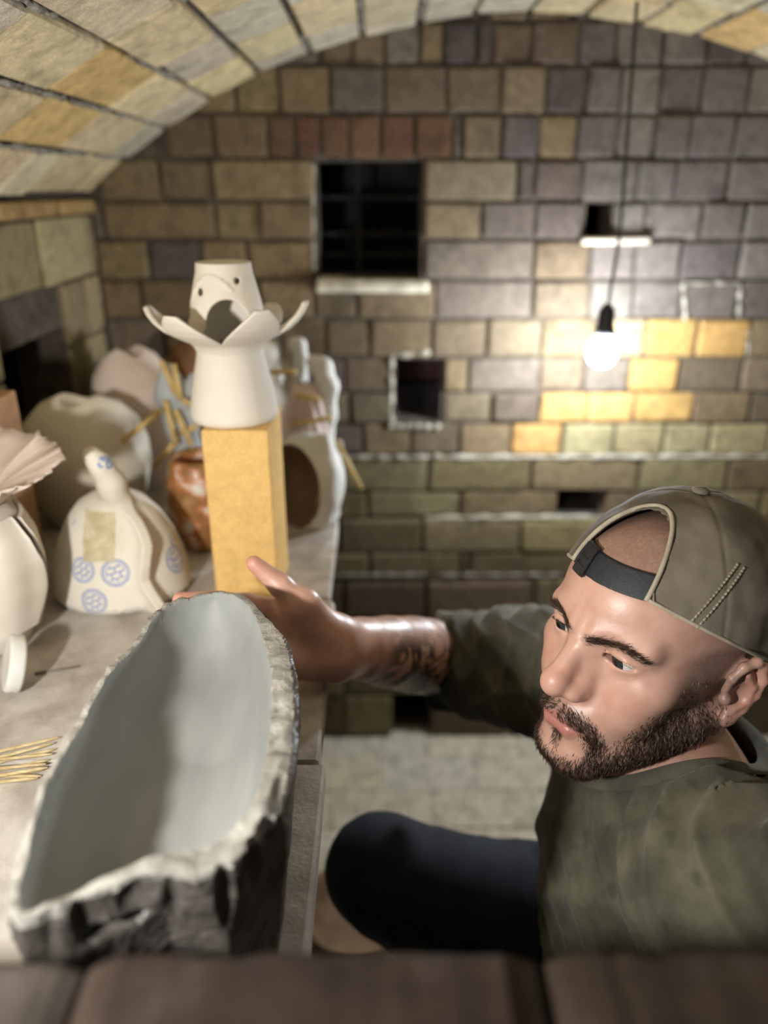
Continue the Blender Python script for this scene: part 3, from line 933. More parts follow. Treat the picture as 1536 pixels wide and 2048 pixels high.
nz = noise_tex(nt, 120, 3); nb = mth(nt, 'MULTIPLY', nz.outputs['Fac'], .006)
m = mth(nt, 'MULTIPLY', mth(nt, 'LESS_THAN', mth(nt, 'ADD', sx.outputs[0], nb), .0225), mth(nt, 'LESS_THAN', mth(nt, 'ADD', sx.outputs[2], nb), .030))
m = mth(nt, 'MULTIPLY', m, mth(nt, 'LESS_THAN', sx.outputs[1], .05))
nz2 = noise_tex(nt, 90, 4)
col = mixc(nt, mth(nt, 'MULTIPLY', m, .9), col, ramp(nt, nz2.outputs['Fac'], [(.35, srgb('b3a57c')), (.65, srgb('cfc4a0'))]))
nt.links.new(col, b.inputs['Base Color'])
sp = mesh_obj('stamped_pot', v_, f_, M_STAMP, loc=stamp_root, smooth=True)
tag(sp, 'cream bell-shaped pot with blue round stamps, wavy ridge and upright horn', 'pot')

# ---- near left pot with ruffled rim
NX, NY = -.447, .765
def nz_(v): return float(PY(30, v, NY)[2])
nth = 72
prof = [(.034, ZT + .0005), (.040, ZT + .004), (.050, ZT + .03), (.0615, ZT + .075), (.066, ZT + .11), (.064, ZT + .14), (.054, ZT + .162), (.044, ZT + .172)]
rp_ = [(.046, .176), (.060, .188), (.076, .200), (.092, .210), (.106, .220), (.103, .2215), (.088, .214), (.070, .206), (.052, .196), (.036, .184), (.02, .176), (.001, .173)]
np_ = thing('ruffled_pot', 'cream pot of overlapping clay petals with a ragged ruffled bowl on top', 'pot', (NX, NY, ZT))
def warp_body(p, a):
    k = 1 + .05 * math.sin(3 * a + 1.0 + p[2] * 9) + .02 * math.sin(7 * a)
    return np.array([p[0] * k, p[1] * k, p[2]])
bv, bf = lathe(prof, (NX, NY, 0), nth, True, True, warp_body)
mesh_obj('body', bv, bf, M_CREAM, np_, smooth=True)
rr_ = random.Random(8)
jag = [rr_.uniform(-1, 1) for _ in range(144)]
def warp_rim(p, a):
    k = int(a / (2 * math.pi) * 144) % 144
    e = max(0, (p[2] - ZT - .185) / .055)
    z = p[2] + e * (.014 * math.cos(a - 2.0) + .008 * math.sin(3 * a + .3) + .0045 * math.sin(9 * a) + .0035 * jag[k])
    s = 1 + e * (.10 * math.sin(5 * a + 1) + .03 * math.sin(13 * a)) + e * .05 * jag[(k * 3) % 144]
    return np.array([p[0] * s, p[1] * s, z])
rv, rf = lathe([(r_, ZT + z_) for r_, z_ in rp_], (NX, NY, 0), 144, False, True, warp_rim)
mesh_obj('ruffled_bowl', rv, rf, M_PINKCLAY, np_, smooth=True)
# overlapping petal slabs on the body
def petal(a0, a1, z0, z1, lift, name, mat):
    vs, fs = [], []
    na, nz = 22, 22
    for side in (0, 1):
        for i in range(na + 1):
            for j in range(nz + 1):
                a = a0 + (a1 - a0) * i / na; t = j / nz; z = z0 + (z1 - z0) * t
                e = (i / na - .5) * 2
                a_ = a + .10 * math.sin(t * 5) * (1 if i == na else .6)
                r_ = np.interp(z, [q[1] for q in prof], [q[0] for q in prof]) * (1 + .05 * math.sin(3 * a_ + 1.0 + z * 9) + .02 * math.sin(7 * a_)) + .0015 + lift * (abs(e) ** 4) * (.4 + .6 * math.sin(math.pi * t)) + (.0045 if side else 0)
                vs.append((NX + r_ * math.cos(a_), NY + r_ * math.sin(a_), z))
    n1 = (na + 1) * (nz + 1)
    I = lambda s, i, j: s * n1 + i * (nz + 1) + j
    for i in range(na):
        for j in range(nz):
            fs.append([I(1, i, j), I(1, i + 1, j), I(1, i + 1, j + 1), I(1, i, j + 1)])
            fs.append([I(0, i, j), I(0, i, j + 1), I(0, i + 1, j + 1), I(0, i + 1, j)])
    for i in range(na):
        fs.append([I(0, i, 0), I(0, i + 1, 0), I(1, i + 1, 0), I(1, i, 0)]); fs.append([I(0, i, nz), I(1, i, nz), I(1, i + 1, nz), I(0, i + 1, nz)])
    for j in range(nz):
        fs.append([I(0, 0, j), I(1, 0, j), I(1, 0, j + 1), I(0, 0, j + 1)]); fs.append([I(0, na, j), I(0, na, j + 1), I(1, na, j + 1), I(1, na, j)])
    return mesh_obj(name, vs, fs, mat, np_, smooth=True, sharp=50)
petal(math.radians(-150), math.radians(-78), ZT + .022, ZT + .160, .006, 'petal', M_CREAM)
petal(math.radians(-74), math.radians(-8), ZT + .030, ZT + .165, .009, 'petal', M_CREAM)
petal(math.radians(0), math.radians(110), ZT + .025, ZT + .160, .007, 'petal', M_CREAM)
petal(math.radians(115), math.radians(205), ZT + .025, ZT + .160, .007, 'petal', M_CREAM)

# ---- domed jars further back
def dome_jar(u, y, rpx, vtop, label, mat, name='jar', seed=1, warp=.05, hole=True):
    zt = float(PY(u, vtop, y)[2]); cx = float(PY(u, vtop + rpx, y)[0]); s = 1.0 / (FPX / (y * _cp + .3 * _sp))
    R_ = rpx * s; h = zt - ZT
    pr = [(.62 * R_, 0), (.66 * R_, .004), (.86 * R_, .22 * h), (1.0 * R_, .48 * h), (.98 * R_, .66 * h), (.86 * R_, .82 * h), (.62 * R_, .94 * h), (.36 * R_, .99 * h), (.30 * R_, h), (.24 * R_, .985 * h), (.20 * R_, .93 * h), (.05 * R_, .90 * h)]
    def wp(p, a):
        k = 1 + warp * math.sin(2 * a + seed) + warp * .5 * math.sin(5 * a + 2 * seed)
        return np.array([p[0] * k, p[1] * k, p[2] * (1 + .03 * math.sin(2 * a + seed * 2) * p[2] / h)])
    v, f = lathe(pr, (cx, y, ZT + .0006), 56, True, True, wp)
    o = mesh_obj(name, v, f, mat, loc=(cx, y, ZT), smooth=True)
    return tag(o, label, 'pot', 'round clay jars at the back of the shelf')
dome_jar(176, 1.125, 122, 797, 'large round cream jar behind the blue-stamped pot', M_CREAM2, seed=1, warp=.04)
dome_jar(268, 1.285, 88, 702, 'round pinkish jar behind the large cream jar, left of the vase', M_PINKCLAY, seed=3, warp=.03)
dome_jar(392, 1.455, 66, 676, 'brown stoneware jar farthest back, half hidden by the vase', M_BROWN, seed=2, warp=.02)
# pale bowls stacked in the far corner
for i, (u, y, v0, r_) in enumerate(((226, 1.462, 700, .050), (234, 1.462, 672, .048))):
    cx = float(PY(u, v0, y)[0]); z0 = ZT + .0006 if i == 0 else ZT + .105
    hgt = .104 if i == 0 else .075
    v, f = lathe([(.6 * r_, 0), (.85 * r_, hgt * .4), (r_, hgt * .97), (.98 * r_, hgt), (.93 * r_, hgt * .96), (.78 * r_, hgt * .45), (.01, hgt * .25)], (cx, y, z0), 40, True, True)
    o = mesh_obj('bowl', v, f, M_GREYCLAY, loc=(cx, y, z0), smooth=True)
    tag(o, ('lower' if i == 0 else 'upper') + ' of two pale grey cups stacked in the far left corner', 'cup', 'stacked grey cups')
# brick standing at the far left edge
o = mesh_obj('firebrick', *aabox((ux(38, 820, .962) - .072, .90, ZT + .0005), (ux(38, 820, .962), .962, float(PY(20, 806, .90)[2])), .002, .0006, random.Random(4)), M_YBRICK, loc=(ux(38, 820, .962) - .036, .93, ZT))
o.color = c4(srgb('b08a68')); tag(o, 'tan firebrick standing upright at the left edge, behind the ruffled pot', 'brick')

# ---- brown and white pot left of the yellow brick
M_DRIP, nt, b = new_mat('shino_drip')
n1 = noise_tex(nt, 24, 4)
cc = ramp(nt, n1.outputs['Fac'], [(.40, srgb('d8d2c6')), (.47, srgb('c07f52')), (.56, srgb('8a5f34')), (.66, srgb('a88352'))])
nt.links.new(cc, b.inputs['Base Color']); b.inputs['Roughness'].default_value = .45
cx = float(PY(406, 1000, 1.03)[0])
v, f = lathe([(.028, 0), (.034, .004), (.044, .035), (.049, .07), (.048, .105), (.042, .130), (.038, .138), (.034, .134), (.040, .10), (.042, .06), (.005, .02)], (cx, 1.03, ZT + .0006), 48, True, True)
tag(mesh_obj('drip_pot', v, f, M_DRIP, loc=(cx, 1.03, ZT), smooth=True), 'small pot with orange-brown and white glaze half hidden by the yellow brick', 'pot')

# ---- grey figure stuck with bamboo sticks
GY = 1.10
gp = lambda u, v, dy=0: PY(u, v, GY + dy)
gx = gp(352, 850)
gf = thing('stick_figure', 'small grey clay figure pierced with yellow bamboo sticks, left of the vase', 'sculpture', (gx[0], GY, ZT))
def gsd(p):
    d = s_path(p, [gp(335, 742), gp(345, 790), gp(362, 850), gp(375, 910)], [.012, .022, .019, .017], .02)
    d = smin(d, s_path(p, [gp(375, 900), (gp(378, 905)[0], GY + .03, ZT + .03)], [.02, .036], .02), .02)
    return np.maximum(smin(d, s_cap(p, gp(392, 760), gp(384, 850), .012, .010), .01), ZT + .0005 - p[:, 2])
v, f = surf(gsd, (gx[0] - .07, GY - .06, ZT - .004), (gx[0] + .08, GY + .06, gp(340, 720)[2]), .004)
mesh_obj('body', v, f, M_GREYCLAY, gf, smooth=True)
for (a, b_, dy) in (((322, 722), (352, 790), -.022), ((347, 728), (360, 800), -.026), ((322, 820), (246, 882), -.03), ((330, 800), (352, 890), -.034), ((352, 882), (308, 932), -.036), ((350, 820), (382, 890), -.036), ((380, 810), (366, 800), -.03), ((362, 866), (395, 852), -.03)):
    mesh_obj('bamboo_stick', *tube([gp(*a, dy), gp(*b_, dy - .006 - (.06 if b_[0] < 300 else 0))], .0042, 7), M_BAMBOO, gf, smooth=True)

# ---- white horned sculptures behind the yellow brick, to the right
HY = 1.09
hp = lambda u, v, dy=0: PY(u, v, HY + dy)
hx = hp(600, 1000)
sh = thing('shell_pot', 'white shell-shaped pot lying open with brown inside, right of the yellow brick', 'pot', (hx[0], HY, ZT))
bcn = hp(594, 975)
def shell_sdf(p):
    q = p - np.float32(bcn)
    o_ = s_ell(p, bcn + V3(.012, .03, 0), (.060, .062, .076))
    i_ = s_ell(p, bcn + V3(-.010, -.012, 0), (.046, .075, .066))
    d = smax(o_, -i_, .004)
    d = smin(d, s_cap(p, (bcn[0] + .02, HY + .03, ZT + .012), bcn + V3(.02, .03, -.05), .04, .035), .02)
    d = smax(d, -i_, .004)
    d = smin(d, s_path(p, [hp(648, 880, .02), hp(657, 940, .0), hp(655, 1000, .0), hp(640, 1050, 0)], [.010, .011, .010, .008], .01), .012)
    return np.maximum(d, ZT + .0005 - p[:, 2])
v, f = surf(shell_sdf, bcn - V3(.08, .09, .17), bcn + V3(.09, .11, .09), .003)
ob = mesh_obj('shell', v, f, M_WHITE, sh, smooth=True)
ob.data.materials.append(simple('brown_lining', srgb('6b5644'), srgb('86705c'), .85, 12))
pc_ = np.array([np.array(pl.center) for pl in ob.data.polygons]) + origin_of(sh)
din = np.abs(s_ell(pc_.astype(np.float32), bcn + V3(-.010, -.012, 0), (.046, .075, .066)))
for pl, d_ in zip(ob.data.polygons, din):
    if d_ < .0022: pl.material_index = 1
HY2 = 1.27
h2 = lambda u, v, dy=0: PY(u, v, HY2 + dy)
hn = thing('horned_sculpture', 'white and pink ribbed horned sculpture standing behind the shell-shaped pot', 'sculpture', (h2(615, 900)[0], HY2, ZT))
def horn_sdf(p):
    d = s_path(p, [h2(600, 930), h2(604, 860), h2(614, 800), h2(598, 790)], [.050, .044, .030, .012], .02)
    q = p - np.float32(h2(600, 860))
    d = d + .0016 * np.sin((q[:, 0] + .25 * q[:, 2]) * 480)
    d = smin(d, s_cap(p, h2(600, 930), (h2(600, 930)[0], HY2, ZT + .03), .05, .055), .02)
    return np.maximum(d, ZT + .0005 - p[:, 2])
lo = V3(h2(600, 900)[0] - .08, HY2 - .075, ZT - .004); hi = V3(h2(600, 900)[0] + .09, HY2 + .075, h2(600, 770)[2])
mesh_obj('ribbed_body', *surf(horn_sdf, lo, hi, .0035), simple('pink_ribbed', srgb('b9a29a'), srgb('d9cac4'), .85, 20, bscale=150), hn, smooth=True)
def horn(pts, rad, dy=0):
    f_ = lambda p: s_path(p, [h2(*q, dy) for q in pts], rad, .012) + .0012 * vnoise(p, 90, 3)
    a = np.array([h2(*q, dy) for q in pts]); 
    return mesh_obj('horn', *surf(f_, a.min(0) - .03, a.max(0) + .03, .0035), M_WHITE, hn, smooth=True)
horn([(628, 725), (645, 735), (657, 775), (655, 830), (652, 890), (650, 940), (646, 965)], [.013, .016, .016, .014, .013, .013, .011])
horn([(520, 690), (538, 705), (551, 750), (556, 800), (562, 860)], [.015, .017, .015, .013, .012], .02)
horn([(588, 688), (597, 690), (602, 720), (600, 780), (600, 850)], [.010, .011, .011, .014, .02], .03)
for (a, b_) in (((540, 744), (592, 744)), ((672, 880), (722, 978)), ((590, 790), (640, 800)), ((580, 850), (664, 836))):
    mesh_obj('bamboo_stick', *tube([h2(*a, -.05), h2(*b_, -.06)], .0046, 7), M_BAMBOO, hn, smooth=True)

# ---- white puck leaning near the left edge
pk = PZ(66, 1374, ZT); ax = nrm([-.80, -.42, .30])
s1 = nrm(np.cross(ax, (0, 0, 1))); s2 = np.cross(s1, ax)
R_ = .030; th_ = .017
cen = V3(pk[0] - .012, pk[1] - .004, ZT + R_ * abs(s2[2]) + th_ * abs(ax[2]) * .5 + .001)
v, f = [], []
prf = [(.0, 0), (.8, 0), (.95, .08), (1.0, .25), (.97, .5), (1.0, .75), (.95, .94), (.8, 1.0), (.5, .94), (0.0, .92)]
sg = 40
for (r_, t) in prf:
    for k in range(sg):
        a = 2 * math.pi * k / sg
        v.append(cen + ax * (t - .5) * th_ + max(r_, .01) * R_ * (math.cos(a) * s1 + math.sin(a) * s2))
for i in range(len(prf) - 1):
    for k in range(sg): f.append([i * sg + k, i * sg + (k + 1) % sg, (i + 1) * sg + (k + 1) % sg, (i + 1) * sg + k])
tag(mesh_obj('plaster_puck', v, f, M_WHITE, loc=(cen[0], cen[1], ZT), smooth=True), 'thick white disc of clay leaning on edge at the left edge of the shelf', 'disc')

# ---- bundle of pale skewers and a single stick on the shelf
rnd = random.Random(77)
SK = [((-70, 1512), (121, 1474)), ((-60, 1530), (112, 1498)), ((-80, 1520), (104, 1508)), ((-60, 1545), (98, 1520)), ((-70, 1536), (92, 1528)), ((-60, 1550), (86, 1540)), ((-70, 1545), (82, 1552)), ((-60, 1562), (76, 1556)), ((-80, 1528), (108, 1486)), ((-75, 1556), (95, 1535))]
for i, (a, b_) in enumerate(SK):
    zz = ZT + .0022 + (.0042 if i in (2, 4, 9) else 0) + (.002 if i == 8 else 0)
    pa, pb = PZ(a[0], a[1], zz + .004), PZ(b_[0], b_[1], zz)
    pa[2] = zz
    o = mesh_obj('bamboo_skewer', *tube([pa, pa * .1 + pb * .9, pb], [.0017, .0017, .0007], 7), M_SKEWER, loc=(pa + pb) / 2 - V3(0, 0, .0017), smooth=True)
    tag(o, 'pale bamboo skewer in the bundle lying left of the grey clay trough', 'skewer', 'bundle of bamboo skewers')
a, b_ = PZ(70, 1347, ZT + .002), PZ(160, 1332, ZT + .002)
tag(mesh_obj('clay_needle', *tube([a, b_], [.0016, .0008], 7), M_POST, loc=(a + b_) / 2 - V3(0, 0, .0016), smooth=True), 'thin dark stick lying alone on the shelf beside the white clay disc', 'stick')

# ---- bowl on the floor
bo = PZ(712, 1862, .02)
v, f = lathe([(.045, 0), (.055, .004), (.080, .03), (.098, .07), (.103, .085), (.100, .088), (.094, .083), (.085, .06), (.06, .025), (.001, .014)], (bo[0], bo[1], .0015), 48, True, True)
tag(mesh_obj('clay_bowl', v, f, simple('tan_clay', srgb('7a5f45'), srgb('a58a6a'), .7, 14, bscale=90), loc=(bo[0], bo[1], 0), smooth=True), 'brown clay bowl with a pale rim on the floor beside the man\'s knee', 'bowl')
# ================================================================== THE GREY CLAY TROUGH
ZR = CAM[2] - .345
inner_px = [(430, 1184), (500, 1217), (532, 1290), (543, 1380), (536, 1480), (522, 1560), (498, 1618), (455, 1664), (405, 1692), (345, 1694), (255, 1724), (175, 1760), (105, 1790), (52, 1818), (38, 1795), (58, 1700), (98, 1580), (146, 1482), (205, 1380), (265, 1300), (315, 1235), (372, 1198)]
IN2 = np.array([PZ(u, v, ZR)[:2] for u, v in inner_px])
def poly_sdf(xy, poly):
    d = np.full(len(xy), 1e9, np.float32); s = np.ones(len(xy), np.float32)
    n = len(poly)
    for i in range(n):
        a = poly[i].astype(np.float32); b = poly[i - 1].astype(np.float32); e = b - a; w = xy - a
        t = np.clip((w @ e) / (e @ e), 0, 1)[:, None]; q = w - t * e
        d = np.minimum(d, (q * q).sum(-1))
        c1 = xy[:, 1] >= a[1]; c2 = xy[:, 1] < b[1]; c3 = e[0] * w[:, 1] > e[1] * w[:, 0]
        flip = (c1 & c2 & c3) | (~c1 & ~c2 & ~c3); s[flip] *= -1
    return s * np.sqrt(d)
IN2 = catmull(IN2, 40)
PY_S = np.linspace(IN2[:, 1].min() + .0005, IN2[:, 1].max() - .0005, 160); _xl, _xr = [], []
for _y in PY_S:
    hit = []
    for i in range(len(IN2)):
        a, b = IN2[i], IN2[i - 1]
        if (a[1] - _y) * (b[1] - _y) <= 0 and abs(a[1] - b[1]) > 1e-9: hit.append(a[0] + (b[0] - a[0]) * (_y - a[1]) / (b[1] - a[1]))
    _xl.append(min(hit)); _xr.append(max(hit))
_ker = np.exp(-np.linspace(-2, 2, 15) ** 2); _ker /= _ker.sum()
_sm = lambda q: np.convolve(np.pad(np.array(q), 7, mode='edge'), _ker, 'valid')
PY_C = _sm((np.array(_xl) + np.array(_xr)) / 2); PY_H = np.maximum(_sm((np.array(_xr) - np.array(_xl)) / 2), .002)
def offset_poly(q, w):
    n = len(q); out = []
    for i in range(n):
        t = nrm(q[(i + 1) % n] - q[i - 1]); nn = np.array([t[1], -t[0]])
        if (nn @ (q[i] - q.mean(0))) < 0: nn = -nn
        out.append(q[i] + nn * w[i])
    return np.array(out)
_rw = [.0100 + .0075 * (q[0] > -.115) for q in IN2]
OUTS = offset_poly(IN2, _rw)
OUTA = OUTS[[0, 3, 6, 10, 14, 17, 20, 23, 26, 29, 33, 36]]
OUTB = offset_poly(OUTS[[1, 4, 8, 12, 16, 18, 22, 25, 27, 31, 34, 38]], [.004] * 12)
Y_N, Y_F = float(IN2[:, 1].min()), float(IN2[:, 1].max())
VTC = IN2.mean(0)
ZB = ZSH + .0006
rnd = random.Random(9)
PLANES = []
def rim_z(x, y):
    t = (y - Y_N) / (Y_F - Y_N)
    return ZR + .0025 * np.sin(y * 55) + .002 * np.sin(x * 90 + 1)
def trough_sdf(p):
    xy = p[:, :2]; z = p[:, 2]
    d2 = poly_sdf(xy, IN2)
    h = np.clip((ZR - z) / (ZR - ZB), -.2, 1.2)
    right = np.clip((xy[:, 0] - VTC[0]) / .06, 0, 1)
    front = np.clip((VTC[1] - .06 - xy[:, 1]) / .08, 0, 1)
    oa = poly_sdf(xy, OUTA); ob = poly_sdf(xy, OUTB)
    hc = np.clip(h, 0, 1)
    rough = .0008 * vnoise(p, 120, 5) + .0006 * vnoise(p, 330, 6)
    out = np.maximum(oa - .0005 + .016 * (hc - .25), ob - .004 - .020 * (hc - .55) * (1 - .8 * right)) - rough * np.clip(h * 8, .5, 1)
    out = np.maximum(out, d2 - .030)
    out = np.minimum(out, d2 - .0050)
    # gouges
    for (c, r_) in GOUGES:
        out = smax(out, -s_ell(p, c, r_), .0008)
    top = z - rim_z(xy[:, 0], xy[:, 1]) - .0020 * vnoise(p, 110, 8) + .25 * np.maximum(d2 - .010, 0)
    d = smax(out * .8, top, .0010)
    d = np.maximum(d, ZB - z)
    xc = np.interp(xy[:, 1], PY_S, PY_C); hw = np.interp(xy[:, 1], PY_S, PY_H)
    u_ = np.clip(np.abs(xy[:, 0] - xc) / hw, 0, 1)
    zf = ZR - .074 * np.clip(hw / .062, 0, 1) ** .9 * np.maximum(1 - u_ ** 2.4, 0) ** .62
    cav = np.maximum(d2, (zf - z) * .45)
    return smax(d, -cav, .0014)
gpz = lambda u, v, zz: PZ(u, v, zz)
def gouge(u, v, dep, r_):
    """a scoop on the outside: pushed out along the view so that it bites in only by dep"""
    r = ray(u, v); t = np.linspace(.3, .9, 1600); pts = (CAM + r * t[:, None]).astype(np.float32)
    GOUGES.clear(); d = trough_sdf(pts); k = int(np.argmax(d < 0)); q = CAM + r * t[k]
    nn = nrm(np.array([(trough_sdf(np.float32([q + e]))[0] - trough_sdf(np.float32([q - e]))[0]) for e in np.eye(3) * .004]))
    th = abs(nn) @ np.asarray(r_)
    return (q + nn * (np.min(r_) - dep), r_)
GOUGES = []
_gl = [gouge(u, v, dp, r_) for (u, v, dp, r_) in ((305, 1780, .0045, (.022, .014, .016)), (250, 1845, .004, (.040, .010, .005)), (345, 1800, .003, (.006, .008, .020)), (560, 1600, .004, (.010, .030, .010)),
    (505, 1740, .0035, (.008, .008, .035)), (450, 1790, .0035, (.007, .008, .035)), (530, 1660, .004, (.009, .012, .020)), (180, 1830, .003, (.012, .008, .022)))]
GOUGES = _gl
lo = V3(IN2[:, 0].min() - .035, Y_N - .04, ZB - .003); hi = V3(IN2[:, 0].max() + .045, Y_F + .035, ZR + .012)
tv, tf = surf(trough_sdf, lo, hi, .0020, newton=1)
M_TIN = simple('smooth_grey_clay', srgb('858785'), srgb('9c9e9b'), .62, 14, bscale=35, bstr=.12, bdist=.002, stretch=(1, .35, 1))
M_TOUT = simple('dark_wet_clay', srgb('37332f'), srgb('595450'), .40, 45, bscale=260, bstr=.7, bdist=.002)
M_TRIM = simple('dry_rim_clay', srgb('7f7c75'), srgb('a5a29a'), .75, 60, bscale=240, bstr=.7, bdist=.002)
M_TLIT = simple('dry_grey_clay', srgb('8b8882'), srgb('b0ada6'), .7, 30, bscale=200, bstr=.5, bdist=.002)
tr = thing('clay_trough', 'large hand-carved grey clay trough held by the man, rough dark outside and smooth inside', 'clay vessel', (VTC[0], VTC[1], ZSH))
tfa = np.array(tf); cen = tv[tfa].mean(1).astype(np.float32)
d2 = poly_sdf(cen[:, :2], IN2)
n_ = np.cross(tv[tfa[:, 2]] - tv[tfa[:, 0]], tv[tfa[:, 3]] - tv[tfa[:, 1]]); n_ /= np.linalg.norm(n_, axis=1)[:, None] + 1e-12
isin = (d2 < .0014) & ~((n_[:, 2] > .55) & (cen[:, 2] > ZR - .007) & (d2 > -.004))
isrim = (~isin) & (cen[:, 2] > ZR - .009 + .003 * vnoise(cen, 80, 2)) & (d2 < .016)
def sub(mask, name, mat):
    used = np.unique(tfa[mask]); mp = -np.ones(len(tv), int); mp[used] = np.arange(len(used))
    return mesh_obj(name, tv[used], mp[tfa[mask]].tolist(), mat, tr, smooth=True, sharp=38 if name != 'inner_wall' else None)
sub(isin, 'inner_wall', M_TIN)
sub(isrim, 'rim', M_TRIM)
sub(~isin & ~isrim, 'outer_wall', M_TOUT)
# ================================================================== THE MAN
HS = 1.06
_h = lambda r, d, f_: C_R * r - C_U * d + C_F * f_
HO = CAM + _h(.2486687, .12782996, .71774096)
HRx = _h(-.51839734, -.3499688, .78024742)      # his right
HFy = _h(-.85075809, .11882008, -.51194968)     # forward
HUz = _h(.08645735, -.92919515, -.35933479)     # up
HM = np.stack([HRx, HFy, HUz], 1)
def h2w(p): return HO + (np.asarray(p, float) * HS) @ HM.T
def w2h(p): return ((np.asarray(p) - HO) @ HM) / HS

PERSON = thing('person', 'bearded man in a backwards khaki cap and olive t-shirt crouching beside the clay trough', 'person', (.22, .70, 0))

EY = V3(.0318, .0722, .0270)           # eye centre (mirrored in x)
def head_sdf(p):
    """canonical head space: x his right, y forward, z up; metres before the 1.06 scale"""
    x, y, z = p[:, 0], p[:, 1], p[:, 2]
    s = np.stack([np.abs(x), y, z], -1)             # mirrored
    d = s_ell(s, (0, -.012, .044), (.0745, .0955, .083))
    d = smin(d, s_ell(s, (0, .026, .058), (.062, .066, .056)), .02)
    d = smin(d, s_ell(s, (0, .030, .002), (.061, .060, .072)), .02)
    d = smin(d, s_ell(s, (0, .036, -.050), (.049, .052, .036)), .02)
    d = smin(d, s_cap(s, (.053, .004, -.040), (.018, .074, -.076), .0165, .0165), .018)
    d = smin(d, s_sph(s, (0, .0825, -.0765), .0185), .016)
    d = smin(d, s_sph(s, (.012, .0810, -.078), .0155), .012)
    d = smin(d, s_ell(s, (.0475, .0560, .0035), (.0185, .020, .0155)), .018)          # cheekbone
    d = smin(d, s_ell(s, (.034, .064, -.020), (.020, .022, .022)), .016)              # cheek
    d = smin(d, s_cap(s, (.006, .0860, .0410), (.046, .0700, .0400), .0120, .0092), .012)   # brow ridge
    d = smax(d, -s_sph(s, (.0335, .1020, .0275), .0165), .013)                        # eye socket
    d = smin(d, s_ell(s, (0, .074, -.040), (.034, .0300, .029)), .012)                # muzzle
    # neck
    d = smin(d, s_cap(s, (0, -.028, -.030), (0, -.045, -.165), .056, .064), .022)
    d = smin(d, s_cap(s, (.058, -.022, -.030), (.016, .012, -.150), .013, .011), .014)
    # nose
    nose = s_cap(s, (0, .0885, .0350), (0, .1115, .0015), .0082, .0100)
    nose = smin(nose, s_cap(s, (.0065, .0840, .0240), (.0110, .0940, -.0030), .0075, .0085), .010)
    nose = smin(nose, s_sph(s, (0, .1140, -.0030), .0116), .006)
    nose = smin(nose, s_ell(s, (.0130, .1005, -.0085), (.0076, .0110, .0082)), .006)
    nose = smin(nose, s_cap(s, (0, .109, -.0105), (0, .097, -.0170), .0058, .0052), .006)
    d = smin(d, nose, .009)
    d = smax(d, -s_ell(s, (.0074, .1065, -.0165), (.0036, .0060, .0046)), .0015)      # nostrils
    d = smax(d, -s_cap(s, (.0235, .1000, -.0085), (.0335, .0905, -.036), .0010), .006)    # nasolabial fold
    # lids
    e = s - np.float32(EY)
    lid = ln(e) - .0139
    d = smin(d, lid, .005)
    X = e[:, 0] / .0168; k = np.clip(1 - X * X, -3, 1)
    zc_ = -.0006 - .0010 * X
    fis = np.maximum(e[:, 2] - zc_ - .0034 * k, zc_ - .0041 * k - e[:, 2]) * .85
    fis = np.maximum(fis, np.maximum(.0045 - e[:, 1], ln(e) - .019))
    d = smax(d, -fis, .0009)
    # lid fold above the eye
    d = smax(d, -s_path(s, [(EY[0] - .013, EY[1] + .0135, EY[2] + .0042), (EY[0], EY[1] + .0150, EY[2] + .0078), (EY[0] + .014, EY[1] + .0090, EY[2] + .0040)], [.0004] * 3), .0028)
    # lips
    d = smin(d, s_path(s, [(0, .1020, -.0350), (.008, .1012, -.0352), (.0215, .0920, -.0415)], [.0048, .0050, .0022], .003), .005)
    d = smin(d, s_path(s, [(0, .0995, -.0475), (.010, .0980, -.0470), (.0205, .0915, -.0425)], [.0060, .0056, .0022], .003), .005)
    d = smax(d, -s_path(s, [(0, .1085, -.0415), (.010, .1060, -.0412), (.0225, .0960, -.0425)], [.0011, .0011, .0008]), .0022)
    d = smax(d, -s_sph(s, (0, .1130, -.0600), .0095), .010)                           # under the lip
    # frown lines and forehead
    d = smax(d, -s_path(s, [(.0050, .0990, .0385), (.0058, .0985, .0500), (.0052, .0955, .0600)], [.0003, .0007, .0002]), .006)
    # ears
    def E(a, b, c): return (.0735 + a, b - .008, c)
    ear = s_ell(s @ np.float32([[.94, .34, 0], [-.34, .94, 0], [0, 0, 1]]).T, tuple(np.array([[.94, .34, 0], [-.34, .94, 0], [0, 0, 1]]) @ np.array(E(.004, -.008, .004))), (.0050, .0145, .0270))
    hel = s_path(s, [E(.001, .008, .004), E(.005, .010, .018), E(.0085, .004, .0285), E(.0115, -.007, .0325), E(.0130, -.0150, .0270), E(.0140, -.0195, .0140), E(.0120, -.0180, -.0010), E(.0080, -.0120, -.0150), E(.004, -.0060, -.0245)], [.0030, .0034, .0038, .0040, .0040, .0038, .0036, .0036, .0046], .003)
    ear = smin(ear, hel, .004)
    ear = smin(ear, s_path(s, [E(.0085, -.004, .020), E(.0110, -.0120, .008), E(.0095, -.0120, -.006), E(.0060, -.004, -.0135)], [.0030, .0034, .0032, .0030], .003), .003)
    ear = smin(ear, s_ell(s, E(.003, -.0030, -.0245), (.0052, .0080, .0085)), .004)
    ear = smin(ear, s_sph(s, E(.002, .0065, -.0040), .0052), .004)
    ear = smax(ear, -s_ell(s, E(.0095, -.0025, .0005), (.0068, .0062, .0095)), .003)
    d = smin(d, ear, .005)
    # asymmetry-free pores are left to the material
    return d
hv, hf = surf(head_sdf, (-.105, -.125, -.185), (.105, .132, .135), .0019)
head_canon = hv.copy()
head_w = h2w(hv)

